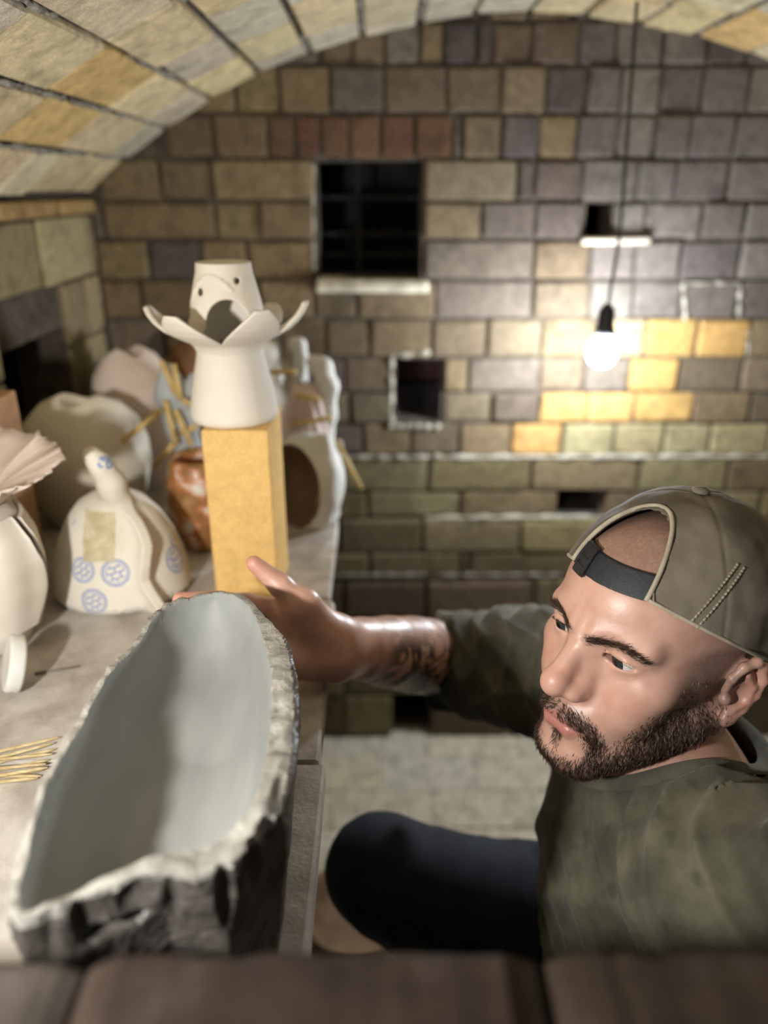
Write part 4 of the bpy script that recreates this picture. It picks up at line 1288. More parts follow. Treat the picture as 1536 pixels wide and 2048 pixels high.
# ---- arms and hands -------------------------------------------------
RSH = V3(.290, .752, .765); RELB = P(882, 1316, 1.04); RWR = P(664, 1290, .813)
LSH = V3(.288, .440, .778); LELB = V3(.462, .372, .590); LWR = V3(.285, .405, .430)
def hp_(u, v, zc): return P(u, v, zc)
# right hand: palm towards the camera, thumb up over the far end of the trough
HAND = dict(
    idx=[hp_(566, 1222, .787), hp_(492, 1206, .776), hp_(425, 1200, .758), hp_(360, 1199, .741)],
    mid=[hp_(562, 1256, .793), hp_(480, 1246, .783), hp_(405, 1242, .765), hp_(345, 1238, .745)],
    rng=[hp_(564, 1290, .793), hp_(488, 1284, .783), hp_(418, 1276, .767), hp_(365, 1268, .750)],
    lit=[hp_(572, 1320, .788), hp_(510, 1316, .779), hp_(458, 1308, .765), hp_(415, 1298, .753)],
    thb=[hp_(638, 1266, .797), hp_(604, 1212, .777), hp_(560, 1170, .767), hp_(508, 1127, .759)])
def finger(p, pts, r):
    return s_path(p, pts, r, .005)
def arm_sdf(p):
    d = s_path(p, [RSH, RSH * .45 + RELB * .55, RELB], [.062, .054, .047], .03)
    mid_ = RELB * .68 + RWR * .32
    fore = s_path(p, [RELB, RELB * .82 + RWR * .18, mid_, RELB * .45 + RWR * .55, RELB * .22 + RWR * .78, RWR], [.046, .0485, .0475, .042, .0345, .0295], .004)
    d = smin(d, fore, .012)
    pc_ = lambda a, t: a * (1 - t)
    W = RWR
    palm = None
    for k, r_ in (('idx', .0150), ('mid', .0155), ('rng', .0150), ('lit', .0140)):
        w0 = W + (HAND[k][0] - HAND['mid'][0]) * .55
        c = s_cap(p, w0, HAND[k][0], .0200, r_)
        palm = c if palm is None else smin(palm, c, .012)
    d = smin(d, palm, .022)
    d = smin(d, s_cap(p, hp_(632, 1314, .797), hp_(596, 1324, .790), .019, .016), .016)        # heel of the hand
    d = smin(d, s_path(p, HAND['thb'], [.0200, .0145, .0112, .0078], .006), .010)
    d = smin(d, s_cap(p, HAND['thb'][0], HAND['thb'][1], .0205, .0160), .016)
    for k, r_ in (('idx', (.0120, .0098, .0086, .0072)), ('mid', (.0122, .0100, .0088, .0074)), ('rng', (.0116, .0096, .0084, .0070)), ('lit', (.0104, .0084, .0074, .0062))):
        d = smin(d, finger(p, HAND[k], r_), .005)
    return d
pts_ = np.array([RSH, RELB, RWR] + [q for k in HAND.values() for q in k])
av, af = surf(arm_sdf, pts_.min(0) - .08, pts_.max(0) + .08, .0026)
# left arm, raised past the edge of the frame
ld = nrm(LWR - LELB); lx = nrm(np.cross(ld, (0, 0, 1))); lu = np.cross(lx, ld)
def larm_sdf(p):
    d = s_path(p, [LSH, LSH * .45 + LELB * .55, LELB], [.062, .054, .047], .03)
    d = smin(d, s_path(p, [LELB, LELB * .66 + LWR * .34, LWR], [.046, .046, .029], .03), .03)
    for i, (o_, l_) in enumerate(((-.030, .060), (-.010, .072), (.010, .070), (.030, .056))):
        k0 = LWR + ld * .085 + lx * o_
        d = smin(d, s_cap(p, LWR + lx * o_ * .5, k0, .018, .0145), .012)
        d = smin(d, s_path(p, [k0, k0 + ld * l_ * .45 + lu * .012, k0 + ld * l_ * .62 + lu * .038, k0 + ld * l_ * .45 + lu * .058], [.0115, .0098, .0086, .0072], .004), .005)
    b_ = LWR + ld * .025 - lx * .022
    d = smin(d, s_path(p, [b_, b_ + ld * .030 - lx * .028 + lu * .012, b_ + ld * .055 - lx * .030 + lu * .032, b_ + ld * .070 - lx * .022 + lu * .048], [.019, .0145, .0115, .0085], .005), .010)
    return d
q_ = np.array([LSH, LELB, LWR, LWR + ld * .17])
lv, lf = surf(larm_sdf, q_.min(0) - .09, q_.max(0) + .09, .0042)
# trunk under the clothes
HIPR = V3(.415, .690, .355); HIPL = V3(.425, .505, .345)
KNR = P(762, 1741, 1.0); ANR = V3(.25, .755, .105); KNL = V3(.205, .475, .085); ANL = V3(.60, .470, .075)
def trunk_sdf(p):
    d = s_ell(p, (.293, .597, .655), (.100, .160, .150))
    d = smin(d, s_ell(p, (.345, .597, .480), (.100, .140, .150)), .08)
    d = smin(d, s_cap(p, HIPR + V3(-.02, 0, 0), HIPL + V3(-.02, 0, 0), .095), .06)
    d = smin(d, s_cap(p, RSH, LSH, .055), .05)
    nb = h2w((0, -.045, -.165))
    d = smin(d, s_cap(p, nb, (nb[0] + .01, nb[1], .70), .060, .075), .04)
    for a, b_, c in ((HIPR, KNR, ANR), (HIPL, KNL, ANL)):
        d = smin(d, s_path(p, [a, b_], [.082, .052], .03), .03); d = smin(d, s_path(p, [b_, b_ * .6 + c * .4, c], [.050, .049, .034], .03), .03)
    return d
bv, bf = surf(trunk_sdf, (-.09, .36, .02), (.68, .87, .86), .011)
nh, na_, nl, nb_ = len(hv), len(av), len(lv), len(bv)
BV, BF = join((head_w, hf), (av, af), (lv, lf), (bv, bf))
body = mesh_obj('body', BV, BF, None, PERSON, smooth=True)

# skin masks: r lips/reddening, g hair stubble, b tattoo
def dist_path(p, pts):
    k = np.float32([1, .35, 1]); return s_path(p.astype(np.float32) * k, [np.array(q) * k for q in pts], [0.0] * len(pts), 1e-4)
sm = np.stack([np.abs(head_canon[:, 0]), head_canon[:, 1], head_canon[:, 2]], -1)
JAW = [(.0705, .012, .004), (.0665, .014, -.024), (.0585, .026, -.054), (.040, .058, -.080), (.018, .086, -.092), (0, .093, -.094)]
MOU = [(0, .1085, -.0280), (.0135, .1040, -.0300), (.0265, .0930, -.0390), (.0315, .0880, -.0540), (.0290, .0840, -.0740)]
SOUL = [(0, .1035, -.0545), (0, .1030, -.0625)]
BROW = [(.0095, .0985, .0380), (.0220, .0950, .0408), (.0360, .0855, .0415), (.0495, .0720, .0365)]
def beard_mask(c):
    a = np.exp(-(np.maximum(dist_path(c, JAW) - .010, 0) / .0090) ** 2)
    b = np.exp(-(np.maximum(dist_path(c, MOU) - .0020, 0) / .0040) ** 2)
    d = np.exp(-(np.maximum(dist_path(c, SOUL) - .002, 0) / .0032) ** 2)
    under = np.exp(-(np.maximum(dist_path(c, [(.045, .02, -.075), (.015, .06, -.100)]) - .012, 0) / .008) ** 2) * .8
    return np.clip(np.maximum.reduce([a, b, d, under]), 0, 1)
lipm = np.exp(-(np.maximum(dist_path(sm, [(0, .104, -.0365), (.010, .103, -.0372), (.020, .095, -.0412)]) - .0028, 0) / .0022) ** 2)
lipm = np.maximum(lipm, np.exp(-(np.maximum(dist_path(sm, [(0, .104, -.0468), (.010, .102, -.0462), (.019, .095, -.0425)]) - .0036, 0) / .0022) ** 2))
scalp = np.clip((sm[:, 2] - (.088 - .35 * np.maximum(.075 - sm[:, 1], 0) * 1.0)) / .006, 0, 1) * .75
side = np.exp(-(np.maximum(dist_path(sm, [(.070, .012, .03), (.072, .006, .01), (.069, .016, -.015)]) - .008, 0) / .007) ** 2) * .75
stub = np.maximum.reduce([beard_mask(sm) * np.clip((.004 - sm[:, 2]) / .035, .35, 1) * .85, scalp, side])
brm = np.exp(-(np.maximum(dist_path(sm, BROW) - .0025, 0) / .0025) ** 2) * .6
stub = np.maximum(stub, brm)
red = np.exp(-(ln((sm - V3(.0, .115, .000)) / V3(.02, .02, .016))) ** 2) * .4 + np.exp(-(ln((sm - V3(.040, .078, -.004)) / V3(.018, .02, .014))) ** 2) * .30
earr = np.exp(-(ln((sm - V3(.080, -.02, .003)) / V3(.02, .022, .032))) ** 4) * .45
cols = np.zeros((len(BV), 4), np.float32); cols[:, 3] = 1
cols[:nh, 0] = np.clip(np.maximum(lipm, 0), 0, 1); cols[:nh, 1] = stub; 
redl = np.zeros(len(BV), np.float32); redl[:nh] = np.clip(np.maximum(red, earr), 0, 1)
tipd = np.minimum.reduce([ln(av - HAND[k][3]) for k in HAND]); redl[nh:nh + na_] = np.exp(-(tipd / .018) ** 2) * .75
# tattoo on the inner forearm
ta, tb = RELB * .85 + RWR * .15, RELB * .30 + RWR * .70
ax_ = nrm(RWR - RELB); t_ = ((av - RELB) @ ax_) / np.linalg.norm(RWR - RELB)
tn = fbm(av, 38, 21, 3); tl = np.abs(vnoise(av + .004 * fbm(av, 90, 5, 2)[:, None], 95, 31))
reg = np.clip((t_ - .10) / .10, 0, 1) * np.clip((.80 - t_) / .12, 0, 1)
dn = av - (RELB + np.outer(t_, RWR - RELB)); lowr = np.clip(((dn @ C_U) * -1 + .022) / .02, 0, 1)
cols[nh:nh + na_, 2] = np.clip(reg * (.35 + .65 * lowr) * np.clip((tn * .8 + .80 - tl * 1.5) * 2.6, 0, 1), 0, 1)
ca = body.data.color_attributes.new('skin_mask', 'FLOAT_COLOR', 'POINT'); ca.data.foreach_set('color', cols.ravel())
rl = body.data.attributes.new('redness', 'FLOAT', 'POINT'); rl.data.foreach_set('value', redl)
M_SKIN, nt, b = new_mat('skin')
at = node(nt, 'ShaderNodeAttribute', attribute_name='skin_mask'); sx = node(nt, 'ShaderNodeSeparateColor'); nt.links.new(at.outputs['Color'], sx.inputs[0])
ar = node(nt, 'ShaderNodeAttribute', attribute_name='redness')
n1 = noise_tex(nt, 45, 2, .6); n3 = noise_tex(nt, 300, 3, .7)
c = ramp(nt, n1.outputs['Fac'], [(.3, srgb('c39683')), (.7, srgb('d5ab98'))])
c = mixc(nt, mth(nt, 'MULTIPLY', ar.outputs['Fac'], .8), c, srgb('c47f6b'))
c = mixc(nt, mth(nt, 'MULTIPLY', sx.outputs[0], .75), c, srgb('b06a64'))
stf = mth(nt, 'MULTIPLY', sx.outputs[1], mth(nt, 'MULTIPLY_ADD', n3.outputs['Fac'], .9, .30))
c = mixc(nt, mth(nt, 'MINIMUM', stf, .85), c, srgb('64544c'))
c = mixc(nt, mth(nt, 'MULTIPLY', sx.outputs[2], .92), c, srgb('25292c'))
nt.links.new(c, b.inputs['Base Color'])
b.inputs['Roughness'].default_value = .40; b.inputs['Specular IOR Level'].default_value = .5
b.inputs['Subsurface Weight'].default_value = .12; b.inputs['Subsurface Radius'].default_value = (1.0, .35, .2); b.inputs['Subsurface Scale'].default_value = .006
bump(nt, b, n3.outputs['Fac'], .30, .0006)
body.data.materials.append(M_SKIN)

# ---- eyes
M_SCL = simple('eye_white', srgb('c9c0ba'), srgb('dcd5d0'), .08, 30)
M_IRIS = simple('iris', srgb('262b2a'), srgb('3c443f'), .08, 900)
M_PUP = simple('pupil', (0.004,) * 3, (0.006,) * 3, .05, 10)
gaze = nrm(V3(.20, .95, -.20))
for sgn in (-1, 1):
    ec = V3(EY[0] * sgn, EY[1], EY[2])
    vs, fs, mi = [], [], []
    t1 = nrm(np.cross(gaze, (0, 0, 1))); t2 = np.cross(t1, gaze)
    NR, NS = 24, 32
    for i in range(NR + 1):
        an = math.pi * i / NR
        r_ = .0124 + (.0006 * max(0, 1 - (an / .5) ** 2))
        for k in range(NS):
            ph = 2 * math.pi * k / NS
            vs.append(ec + r_ * (math.cos(an) * gaze + math.sin(an) * (math.cos(ph) * t1 + math.sin(ph) * t2)))
    for i in range(NR):
        for k in range(NS):
            fs.append([i * NS + k, i * NS + (k + 1) % NS, (i + 1) * NS + (k + 1) % NS, (i + 1) * NS + k]); mi.append(2 if i < 2 else 1 if i < 5 else 0)
    o = mesh_obj('eye', h2w(vs), fs, M_SCL, PERSON, smooth=True)
    o.data.materials.append(M_IRIS); o.data.materials.append(M_PUP)
    o.data.polygons.foreach_set('material_index', mi)

# ---- beard, brows, lashes: short real hairs
M_HAIR = simple('dark_brown_hair', srgb('2a1d14'), srgb('4a3525'), .45, 200)
hn_ = np.zeros((nh, 3)); hfa = np.array(hf)
fn_ = np.cross(head_canon[hfa[:, 2]] - head_canon[hfa[:, 0]], head_canon[hfa[:, 3]] - head_canon[hfa[:, 1]])
for k in range(4): np.add.at(hn_, hfa[:, k], fn_)
hn_ /= np.linalg.norm(hn_, axis=1)[:, None] + 1e-12
rg = np.random.default_rng(4)
def hairs(weight, count, length, flow, width, lift, name, bend=.4):
    w = weight / weight.sum()
    idx = rg.choice(nh, count, p=w)
    base = head_canon[idx] + rg.normal(size=(count, 3)) * .0006
    n = hn_[idx]; fl = flow(head_canon[idx]); fl = fl - (fl * n).sum(1)[:, None] * n; fl /= np.linalg.norm(fl, axis=1)[:, None] + 1e-9
    L = length * (rg.uniform(.55, 1.15, count) * (.45 + .55 * np.clip(weight[idx] / (weight.max() * .6), 0, 1)))[:, None]
    jit = rg.normal(size=(count, 3)) * .28
    d0 = fl * (1 - lift) + n * lift + jit * .6; d0 /= np.linalg.norm(d0, axis=1)[:, None]
    d1 = d0 + fl * bend - n * bend * .5 + jit * .3; d1 /= np.linalg.norm(d1, axis=1)[:, None]
    p0 = base - n * .0006; p1 = p0 + d0 * L * .5; p2 = p1 + d1 * L * .5
    view = w2h(CAM)[None] - p0
    sd = np.cross(d0, rg.normal(size=(count, 3))); sd /= np.linalg.norm(sd, axis=1)[:, None]
    s2 = np.cross(d0, sd)
    W = width * rg.uniform(.7, 1.2, count)[:, None]
    vs = []
    for pp, ww in ((p0, 1.0), (p1, .8)):
        for k in range(3):
            a = 2 * math.pi * k / 3; vs.append(pp + (math.cos(a) * sd + math.sin(a) * s2) * W * .5 * ww)
    vs.append(p2)
    V_ = np.stack(vs, 1).reshape(-1, 3)
    F_ = []
    pat = [[0, 1, 4, 3], [1, 2, 5, 4], [2, 0, 3, 5], [3, 4, 6], [4, 5, 6], [5, 3, 6]]
    for i in range(count):
        F_ += [[7 * i + q for q in f_] for f_ in pat]
    o = mesh_obj(name, h2w(V_), F_, M_HAIR, PERSON)
    o['kind'] = 'stuff'
    return o
vis = np.clip(beard_mask(sm), 0, 1) * np.clip((-.004 - sm[:, 2]) / .032, .10, 1) * np.clip((sm[:, 1] + .02) / .05, .15, 1); vis[vis < .06] = 0
low = np.clip((.000 - sm[:, 2]) / .03, .25, 1)
def beard_flow(c):
    f_ = np.zeros_like(c); f_[:, 2] = -1.0; f_[:, 1] = .25; f_[:, 0] = np.sign(c[:, 0]) * .15
    m = (np.abs(c[:, 0]) < .03) & (c[:, 2] > -.05); f_[m, 0] = np.sign(c[m, 0]) * 1.0; f_[m, 2] = -.9
    return f_
hairs(vis ** .9, 24000, .0074, beard_flow, .00038, .26, 'beard')
def brow_flow(c):
    f_ = np.zeros_like(c); f_[:, 0] = np.sign(c[:, 0]) * 1.0; f_[:, 2] = .35; f_[:, 1] = -.3
    return f_
bw = np.exp(-(np.maximum(dist_path(sm, BROW) - .0016, 0) / .0016) ** 2); bw[bw < .1] = 0
hairs(bw, 2000, .0080, brow_flow, .00036, .18, 'eyebrows', .2)
# upper lashes
lash_v, lash_f = [], []
for sgn in (-1, 1):
    for k in range(40):
        X = -0.55 + 1.35 * k / 39
        ex = X * .0158
        zz = -.0006 - .0010 * X + .0034 * (1 - X * X)
        yy = math.sqrt(max(.0140 ** 2 - ex ** 2 * .9 - zz ** 2, 1e-6))
        b0 = V3((EY[0] + ex) * sgn, EY[1] + yy, EY[2] + zz)
        dr = nrm(V3(sgn * X * .5, 1.0, .15)); t = b0 + dr * (.0030 + .0012 * math.sin(k * 5.1)) + V3(sgn * .0006 * math.sin(k * 2.3), 0, 0); sd = V3(.00018, 0, .00012)
        n = len(lash_v); lash_v += [b0 - sd, b0 + sd, t]; lash_f.append([n, n + 1, n + 2])
o = mesh_obj('eyelashes', h2w(lash_v), lash_f, M_HAIR, PERSON); o['kind'] = 'stuff'

# ---- cap -------------------------------------------------------------
CC, CR = V3(0, -.014, .045), V3(.0875, .1110, .0955)
def rim_h(y): return .040 + (y + .010) * .50 + np.maximum(-y - .04, 0) * .15
OPC = (.094, .0385, .0520)      # opening: base height, half width, height
def cap_shape(s, grow=0.0):
    d = s_ell(s, CC, CR + grow)
    return smin(d, s_ell(s, (0, -.018, .070), (.068 + grow, .086 + grow, .0700 + grow)), .02)
def opening(s):
    d = np.sqrt((s[:, 0] / OPC[1]) ** 2 + (np.maximum(s[:, 2] - OPC[0] + .012, 0) / OPC[2]) ** 2) - 1
    return np.maximum(d * .036, .02 - s[:, 1])
def cap_sdf(p):
    s = p
    o_ = cap_shape(s)
    # panel seams: shallow grooves
    ax = np.abs(s[:, 0])
    ang = np.arctan2(s[:, 0], s[:, 1] + .015)
    seam = np.abs(np.sin(ang * 3)) * np.sqrt(s[:, 0] ** 2 + (s[:, 1] + .015) ** 2) / 3
    o_ = o_ + .0009 * np.exp(-(seam / .0016) ** 2)
    wr = .0016 * vnoise(p, 34, 3) + .0008 * vnoise(p, 85, 4)
    o_ = o_ + wr
    d = np.maximum(o_, -(o_ + .0062))
    rim = (rim_h(s[:, 1]) - s[:, 2]) * .9
    d = smax(d, rim, .002)
    d = smax(d, -opening(s), .0015)
    return d
CAPO = None
cv, cf = surf(cap_sdf, (-.10, -.14, -.04), (.10, .11, .16), .0021, newton=1)
M_CAP = simple('worn_khaki_cotton', srgb('5c5449'), srgb('837a6b'), .85, 13, bscale=700, bstr=.35, bdist=.0008)
cap = mesh_obj('cap', h2w(cv), cf, M_CAP, PERSON, smooth=True)
cap['label'] = 'worn khaki cotton cap worn backwards'
def on_cap(x, y, z, lift=0.0):
    """radial projection on the cap"""
    c = CC; d = nrm(V3(x, y, z) - c); t = np.linspace(.03, .15, 900)
    pts = (c + d * t[:, None]).astype(np.float32); s = cap_shape(pts); k = int(np.argmax(s > 0)); return c + d * (t[k] + lift)
# edge binding round the opening and along the rim
ob_ = []
for k in range(41):
    a = math.pi * k / 40
    xx = OPC[1] * math.cos(a); zz = OPC[0] - .012 + OPC[2] * math.sin(a) if True else 0
    ob_.append(on_cap(xx, math.sqrt(max(1 - (xx / CR[0]) ** 2 - ((zz - CC[2]) / CR[2]) ** 2, .02)) * CR[1] + CC[1], zz, .0002))
M_BIND = simple('khaki_binding', srgb('9a907f'), srgb('b5ab98'), .85, 60, bscale=900, bstr=.3, bdist=.0006)
mesh_obj('opening_binding', h2w(tube(ob_, .0020, 8)[0]), tube(ob_, .0020, 8)[1], M_BIND, cap, smooth=True)
rb = []
for k in range(97):
    a = math.radians(22) + (2 * math.pi - math.radians(44)) * k / 96 + math.pi / 2
    yv = .1 * math.sin(a); 
    for it in range(3):
        q = on_cap(.1 * math.cos(a), yv, rim_h(yv), -.0002); yv = q[1]
    q[2] = rim_h(q[1]) + .0005
    rb.append(q)
tv_, tf_ = tube(rb, .0016, 8); mesh_obj('rim_binding', h2w(tv_), tf_, M_BIND, cap, smooth=True)
# stitched seam on the side: paired rows of short thick stitches
M_STITCH = simple('pale_thread', srgb('8f8674'), srgb('a89f8c'), .9, 80)
def seam_line(a, b_, n, off, ln_, rad):
    out = []
    for k in range(n):
        t0 = (k + .15) / n; t1 = (k + .15 + ln_) / n
        pa = on_cap(*(np.array(a) * (1 - t0) + np.array(b_) * t0 + off), .0004); pb = on_cap(*(np.array(a) * (1 - t1) + np.array(b_) * t1 + off), .0004)
        out.append(tube([pa, (pa + pb) / 2 + nrm(pa - CC) * .0005, pb], rad, 5))
    return join(*out)
for off in (V3(0, 0.0032, .003), V3(0, -.0032, -.003)):
    v, f = seam_line((-.066, .052, .071), (-.070, .010, .118), 18, off, .62, .0010)
    o = mesh_obj('seam_stitches', h2w(v), f, M_STITCH, cap); o['kind'] = 'stuff'
for off in (V3(-.0046, 0, 0),):
    v, f = seam_line((-.0425, .081, .099), (-.0465, .080, .086), 8, V3(0, 0, 0), .6, .0006)
    o = mesh_obj('tab_stitches', h2w(v), f, M_STITCH, cap); o['kind'] = 'stuff'
for (yy, zz) in ((-.050, .072), (-.062, .060)):
    q = on_cap(-.08, yy, zz, .0003); v, f = tube([q - V3(0, .003, .003), q + V3(0, .003, .003)], .0010, 6)
    mesh_obj('eyelet', h2w(v), f, M_CABLE, cap)
# button
q = on_cap(0, -.015, .14, .001); v, f = lathe([(.007, -.001), (.0075, .001), (.005, .003), (.001, .0036)], q, 16, True, True); mesh_obj('button', h2w(v), f, M_CAP, cap, smooth=True)
# strap and buckle
def strap_sdf(p):
    o_ = cap_shape(p, -.001)
    d = np.maximum(np.abs(o_ + .0006) - .0015, np.maximum(np.abs(p[:, 2] - (.0905 + .10 * 0)) - .0090, np.abs(p[:, 0]) - .0395))
    return np.maximum(np.maximum(d, opening(p) - .0012), .02 - p[:, 1])
v, f = surf(strap_sdf, (-.05, .02, .075), (.05, .115, .106), .0011)
M_STRAP = simple('black_nylon', (0.010, 0.012, 0.018), (0.022, 0.024, 0.032), .55, 300, bscale=1200, bstr=.5, bdist=.0006)
strap = mesh_obj('strap', h2w(v), f, M_STRAP, cap, smooth=True, sharp=50)
def slide_sdf(p):
    o_ = cap_shape(p, -.001)
    d = np.maximum(np.abs(o_ - .0010) - .0022, np.maximum(np.abs(p[:, 2] - .0905) - .0112, np.abs(p[:, 0] - .0230) - .0085))
    for zz in (.0935, .0875): d = np.maximum(d, -np.maximum(np.abs(p[:, 2] - zz) - .0012, np.maximum(np.abs(p[:, 0] - .0230) - .0055, .002 - o_)))
    return np.maximum(d, .02 - p[:, 1])
v, f = surf(slide_sdf, (.010, .02, .074), (.036, .115, .107), .0009)
mesh_obj('buckle', h2w(v), f, simple('black_plastic', (0.012, 0.013, 0.017), (0.02, 0.02, 0.025), .35, 50), cap, smooth=True, sharp=40)
# visor at the back
vs, fs = [], []
NI, NJ = 26, 8
for side in (0, 1):
    for i in range(NI + 1):
        a = math.radians(-90 - 62 + 124 * i / NI)
        b0 = V3(.080 * math.cos(a), -.015 + .100 * math.sin(a), 0); b0[2] = rim_h(b0[1]) + .003
        for j in range(NJ + 1):
            t = j / NJ
            q = b0 + V3(0, -.070 * t * math.sin(math.pi * (i / NI)) ** .6, -.020 * t - .012 * t * abs(math.cos(a)) * 1.2)
            vs.append(q + V3(0, 0, -.003 * side))
n1 = (NI + 1) * (NJ + 1); I = lambda s, i, j: s * n1 + i * (NJ + 1) + j
for i in range(NI):
    for j in range(NJ):
        fs.append([I(0, i, j), I(0, i, j + 1), I(0, i + 1, j + 1), I(0, i + 1, j)]); fs.append([I(1, i, j), I(1, i + 1, j), I(1, i + 1, j + 1), I(1, i, j + 1)])
    fs.append([I(0, i, NJ), I(1, i, NJ), I(1, i + 1, NJ), I(0, i + 1, NJ)])
mesh_obj('visor', h2w(vs), fs, M_CAP, cap, smooth=True, sharp=40)
# ---- t-shirt -----------------------------------------------------------
NKC = V3(.292, .616, .768)
def shirt_core(p):
    d = s_ell(p, (.292, .597, .655), (.118, .178, .150))
    d = smin(d, s_ell(p, (.325, .597, .500), (.132, .165, .170)), .08)
    d = smin(d, s_cap(p, (RSH + V3(.0, -.03, -.018)), (LSH + V3(.0, .03, -.014)), .066), .05)
    d = smin(d, s_cap(p, NKC + V3(.01, 0, -.045), NKC + V3(.02, 0, -.10), .074, .10), .045)
    d = smin(d, s_cap(p, NKC + V3(.060, 0, -.052), NKC + V3(.065, 0, -.13), .062, .09), .04)
    d = smin(d, s_path(p, [RSH, RSH * .5 + RELB * .5, RELB * .97 + RSH * .03], [.076, .068, .060], .04), .05)
    d = smin(d, s_path(p, [LSH, LSH * .5 + LELB * .5, LELB * .85 + LSH * .15], [.078, .070, .064], .04), .05)
    return d
fdirs = [(V3(.35, -.45, .82), 62, .0110), (V3(.75, -.1, .65), 85, .0060), (V3(-.2, .55, .8), 55, .0075)]
def shirt_sdf(p):
    d = shirt_core(p)
    w = p + .012 * np.stack([np.sin(p[:, 1] * 31 + 9 * p[:, 2]), np.sin(p[:, 2] * 27 + 14 * p[:, 0]), np.sin(p[:, 0] * 33 + 11 * p[:, 1])], -1)
    fold = 0
    for i, (dv, fq, am) in enumerate(fdirs):
        s = np.sin((w @ np.float32(nrm(dv))) * fq + 2.0 * vnoise(p, 7, 9 + i))
        m = np.clip(.5 + 1.2 * vnoise(p, 7.5, 20 + i), 0, 1)
        fold = fold + am * (1 - np.abs(s)) ** 1.5 * m
    # gathers round the sleeves
    for (a, b_, k) in ((RSH, RELB, 120), (LSH, LELB, 150)):
        ax = np.float32(nrm(b_ - a)); t = ((p - np.float32(a)) @ ax)
        m = np.clip(t / .04, 0, 1) * np.clip((.20 - np.abs(t - .12)) / .05, 0, 1)
        q = ln((p - np.float32(a)) - t[:, None] * ax); m = m * np.clip((.12 - q) / .03, 0, 1)
        fold = fold + .0060 * m * (1 - np.abs(np.sin(t * k * .42 + 3.0 * vnoise(p, 14, 40)))) ** 2
    fold = fold * np.clip((ln(p - np.float32(NKC)) - .095) / .05, 0, 1)
    d = d - fold + .0015
    # cuff planes, hem, neck hole
    axr = np.float32(nrm(RELB - RSH)); d = smax(d, ((p - np.float32(RELB * 1.0)) @ axr), .004)
    axl = np.float32(nrm(LELB - LSH)); d = smax(d, ((p - np.float32(LELB * .88 + LSH * .12)) @ axl), .004)
    d = smax(d, .385 - p[:, 2] , .006)
    q = (p - np.float32(NKC)) @ NKR
    hole = np.sqrt((q[:, 0] / .090) ** 2 + (q[:, 1] / .082) ** 2) - 1
    hole = np.maximum(hole * .082, -.055 - q[:, 2])
    d = smax(d, -hole, .004)
    return d
nz_ax = nrm(V3(-.28, -.10, 1.0)); nx_ax = nrm(np.cross((0, 1, 0), nz_ax)); ny_ax = np.cross(nz_ax, nx_ax)
NKR = np.float32(np.stack([nx_ax, ny_ax, nz_ax], 1))
sv, sf = surf(shirt_sdf, (.05, .30, .37), (.56, .98, .90), .0042, newton=1)
M_SHIRT, nt, b = new_mat('mottled_olive_cotton')
n1 = noise_tex(nt, 16, 5, .6); n2 = noise_tex(nt, 34, 3, .5); n3 = noise_tex(nt, 1500, 2)
c = ramp(nt, n1.outputs['Fac'], [(.38, srgb('46453b')), (.5, srgb('555345')), (.64, srgb('676553'))])
c = mixc(nt, ramp(nt, n2.outputs['Fac'], [(.58, (0, 0, 0)), (.70, (.55,) * 3)]), c, srgb('33352c'))
nt.links.new(c, b.inputs['Base Color']); b.inputs['Roughness'].default_value = .9; b.inputs['Specular IOR Level'].default_value = .15
b.inputs['Sheen Weight'].default_value = .15
bump(nt, b, n3.outputs['Fac'], .3, .0006)
shirt = mesh_obj('t_shirt', sv, sf, M_SHIRT, PERSON, smooth=True)
# ribbed collar
cp = []
for k in range(64):
    a = 2 * math.pi * k / 64
    cp.append(NKC + nx_ax * (.0915 * math.cos(a)) + ny_ax * (.0835 * math.sin(a)) + nz_ax * 0)
cpts = []
for q in cp:                                   # settle each point on the shirt's edge
    t = np.linspace(-.07, .09, 400); s = shirt_core((q + np.outer(t, nz_ax)).astype(np.float32))
    k = np.where(s < .001)[0]; cpts.append(q + nz_ax * t[k[-1] if len(k) else int(np.argmin(s))])
cpts = np.array(cpts)
for it in range(6): cpts = (np.roll(cpts, 1, 0) + cpts * 2 + np.roll(cpts, -1, 0)) / 4
vs, fs = [], []
ns = 10
for i, q in enumerate(cpts):
    out = nrm(q - (NKC + nz_ax * ((q - NKC) @ nz_ax)))
    for k in range(ns):
        a = 2 * math.pi * k / ns
        vs.append(q + nz_ax * .0022 + (out * .80 + nz_ax * -.30) * (.0100 * math.cos(a)) + (nz_ax * .80 + out * .30) * (.0040 * math.sin(a)))
m_ = len(cpts)
for i in range(m_):
    for k in range(ns): fs.append([i * ns + k, ((i + 1) % m_) * ns + k, ((i + 1) % m_) * ns + (k + 1) % ns, i * ns + (k + 1) % ns])
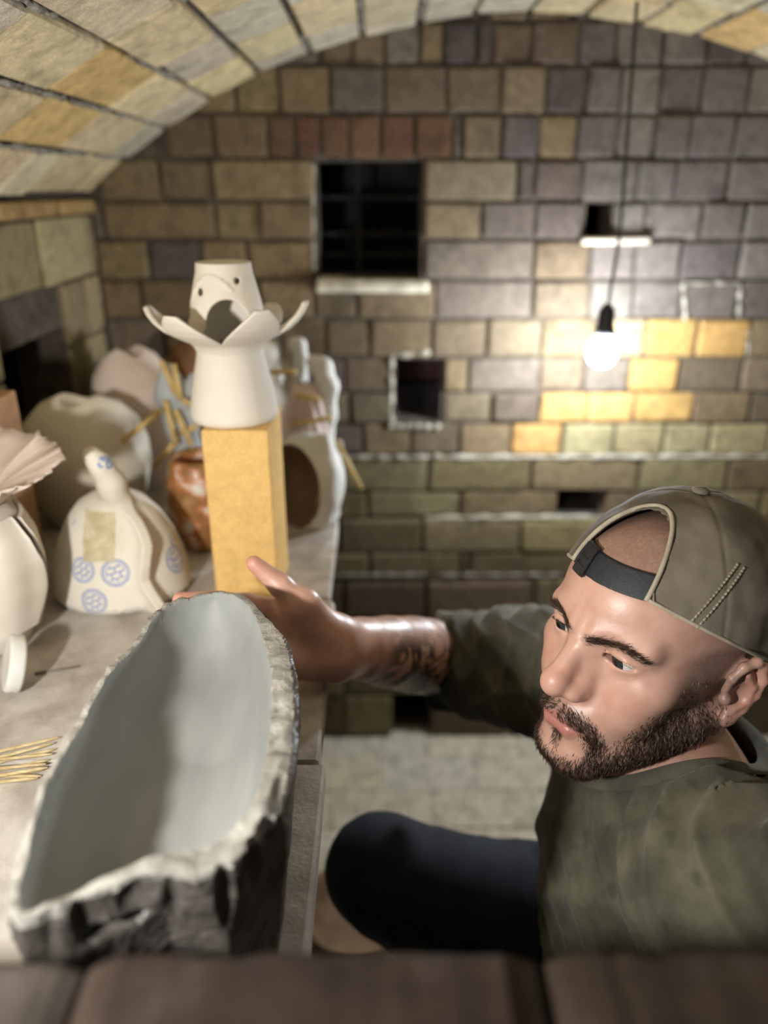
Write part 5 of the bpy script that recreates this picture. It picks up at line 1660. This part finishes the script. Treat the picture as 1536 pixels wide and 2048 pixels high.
mesh_obj('collar', vs, fs, M_SHIRT, shirt, smooth=True)

# ---- trousers and shoes
def trousers_sdf(p):
    d = s_cap(p, HIPR + V3(-.02, 0, .02), HIPL + V3(-.02, 0, .02), .112)
    for (a, k, c) in ((HIPR, KNR, ANR), (HIPL, KNL, ANL)):
        d = smin(d, s_path(p, [a, a * .5 + k * .5, k], [.100, .086, .066], .04), .05)
        d = smin(d, s_path(p, [k, k * .6 + c * .4, c], [.064, .064, .052], .03), .03)
    w = p + .012 * np.stack([np.sin(p[:, 1] * 31), np.sin(p[:, 2] * 27 + 14 * p[:, 0]), np.sin(p[:, 0] * 33)], -1)
    s = np.sin((w @ np.float32(nrm(V3(.9, .1, .35)))) * 75)
    d = d - .0035 * (1 - np.abs(s)) ** 2 * np.clip(.4 + 1.2 * vnoise(p, 9, 55), 0, 1)
    d = np.maximum(d, (.075 if True else 0) - p[:, 2] - np.where(p[:, 1] < .6, .06, 0))
    return np.maximum(d, p[:, 2] - .50 - np.where(p[:, 0] < .2, .2, 0))
lo = V3(-.085, .37, .01); hi = V3(.69, .86, .60)
pv, pf = surf(trousers_sdf, lo, hi, .0058)
mesh_obj('trousers', pv, pf, simple('navy_twill', srgb('1f232c'), srgb('2c313c'), .85, 30, bscale=900, bstr=.3, bdist=.0006), PERSON, smooth=True)
def shoe(heel, toe, up, name='shoe'):
    heel, toe, up = map(lambda a: np.asarray(a, float), (heel, toe, up))
    f_ = lambda p: np.maximum(smin(s_path(p, [heel, heel * .45 + toe * .55, toe], [.040, .044, .038], .03), s_cap(p, heel + up * .03, heel + up * .085, .044), .03), .003 - p[:, 2])
    a = np.array([heel, toe, heel + up * .09])
    o = mesh_obj(name, *surf(f_, a.min(0) - .06, a.max(0) + .06, .007), simple('brown_leather', srgb('5a4331'), srgb('755a42'), .55, 20), PERSON, smooth=True)
shoe((.27, .755, .036), (.105, .750, .034), (-.05, 0, 1))
shoe((.62, .47, .075), (.66, .47, .042), (-1, 0, .1))
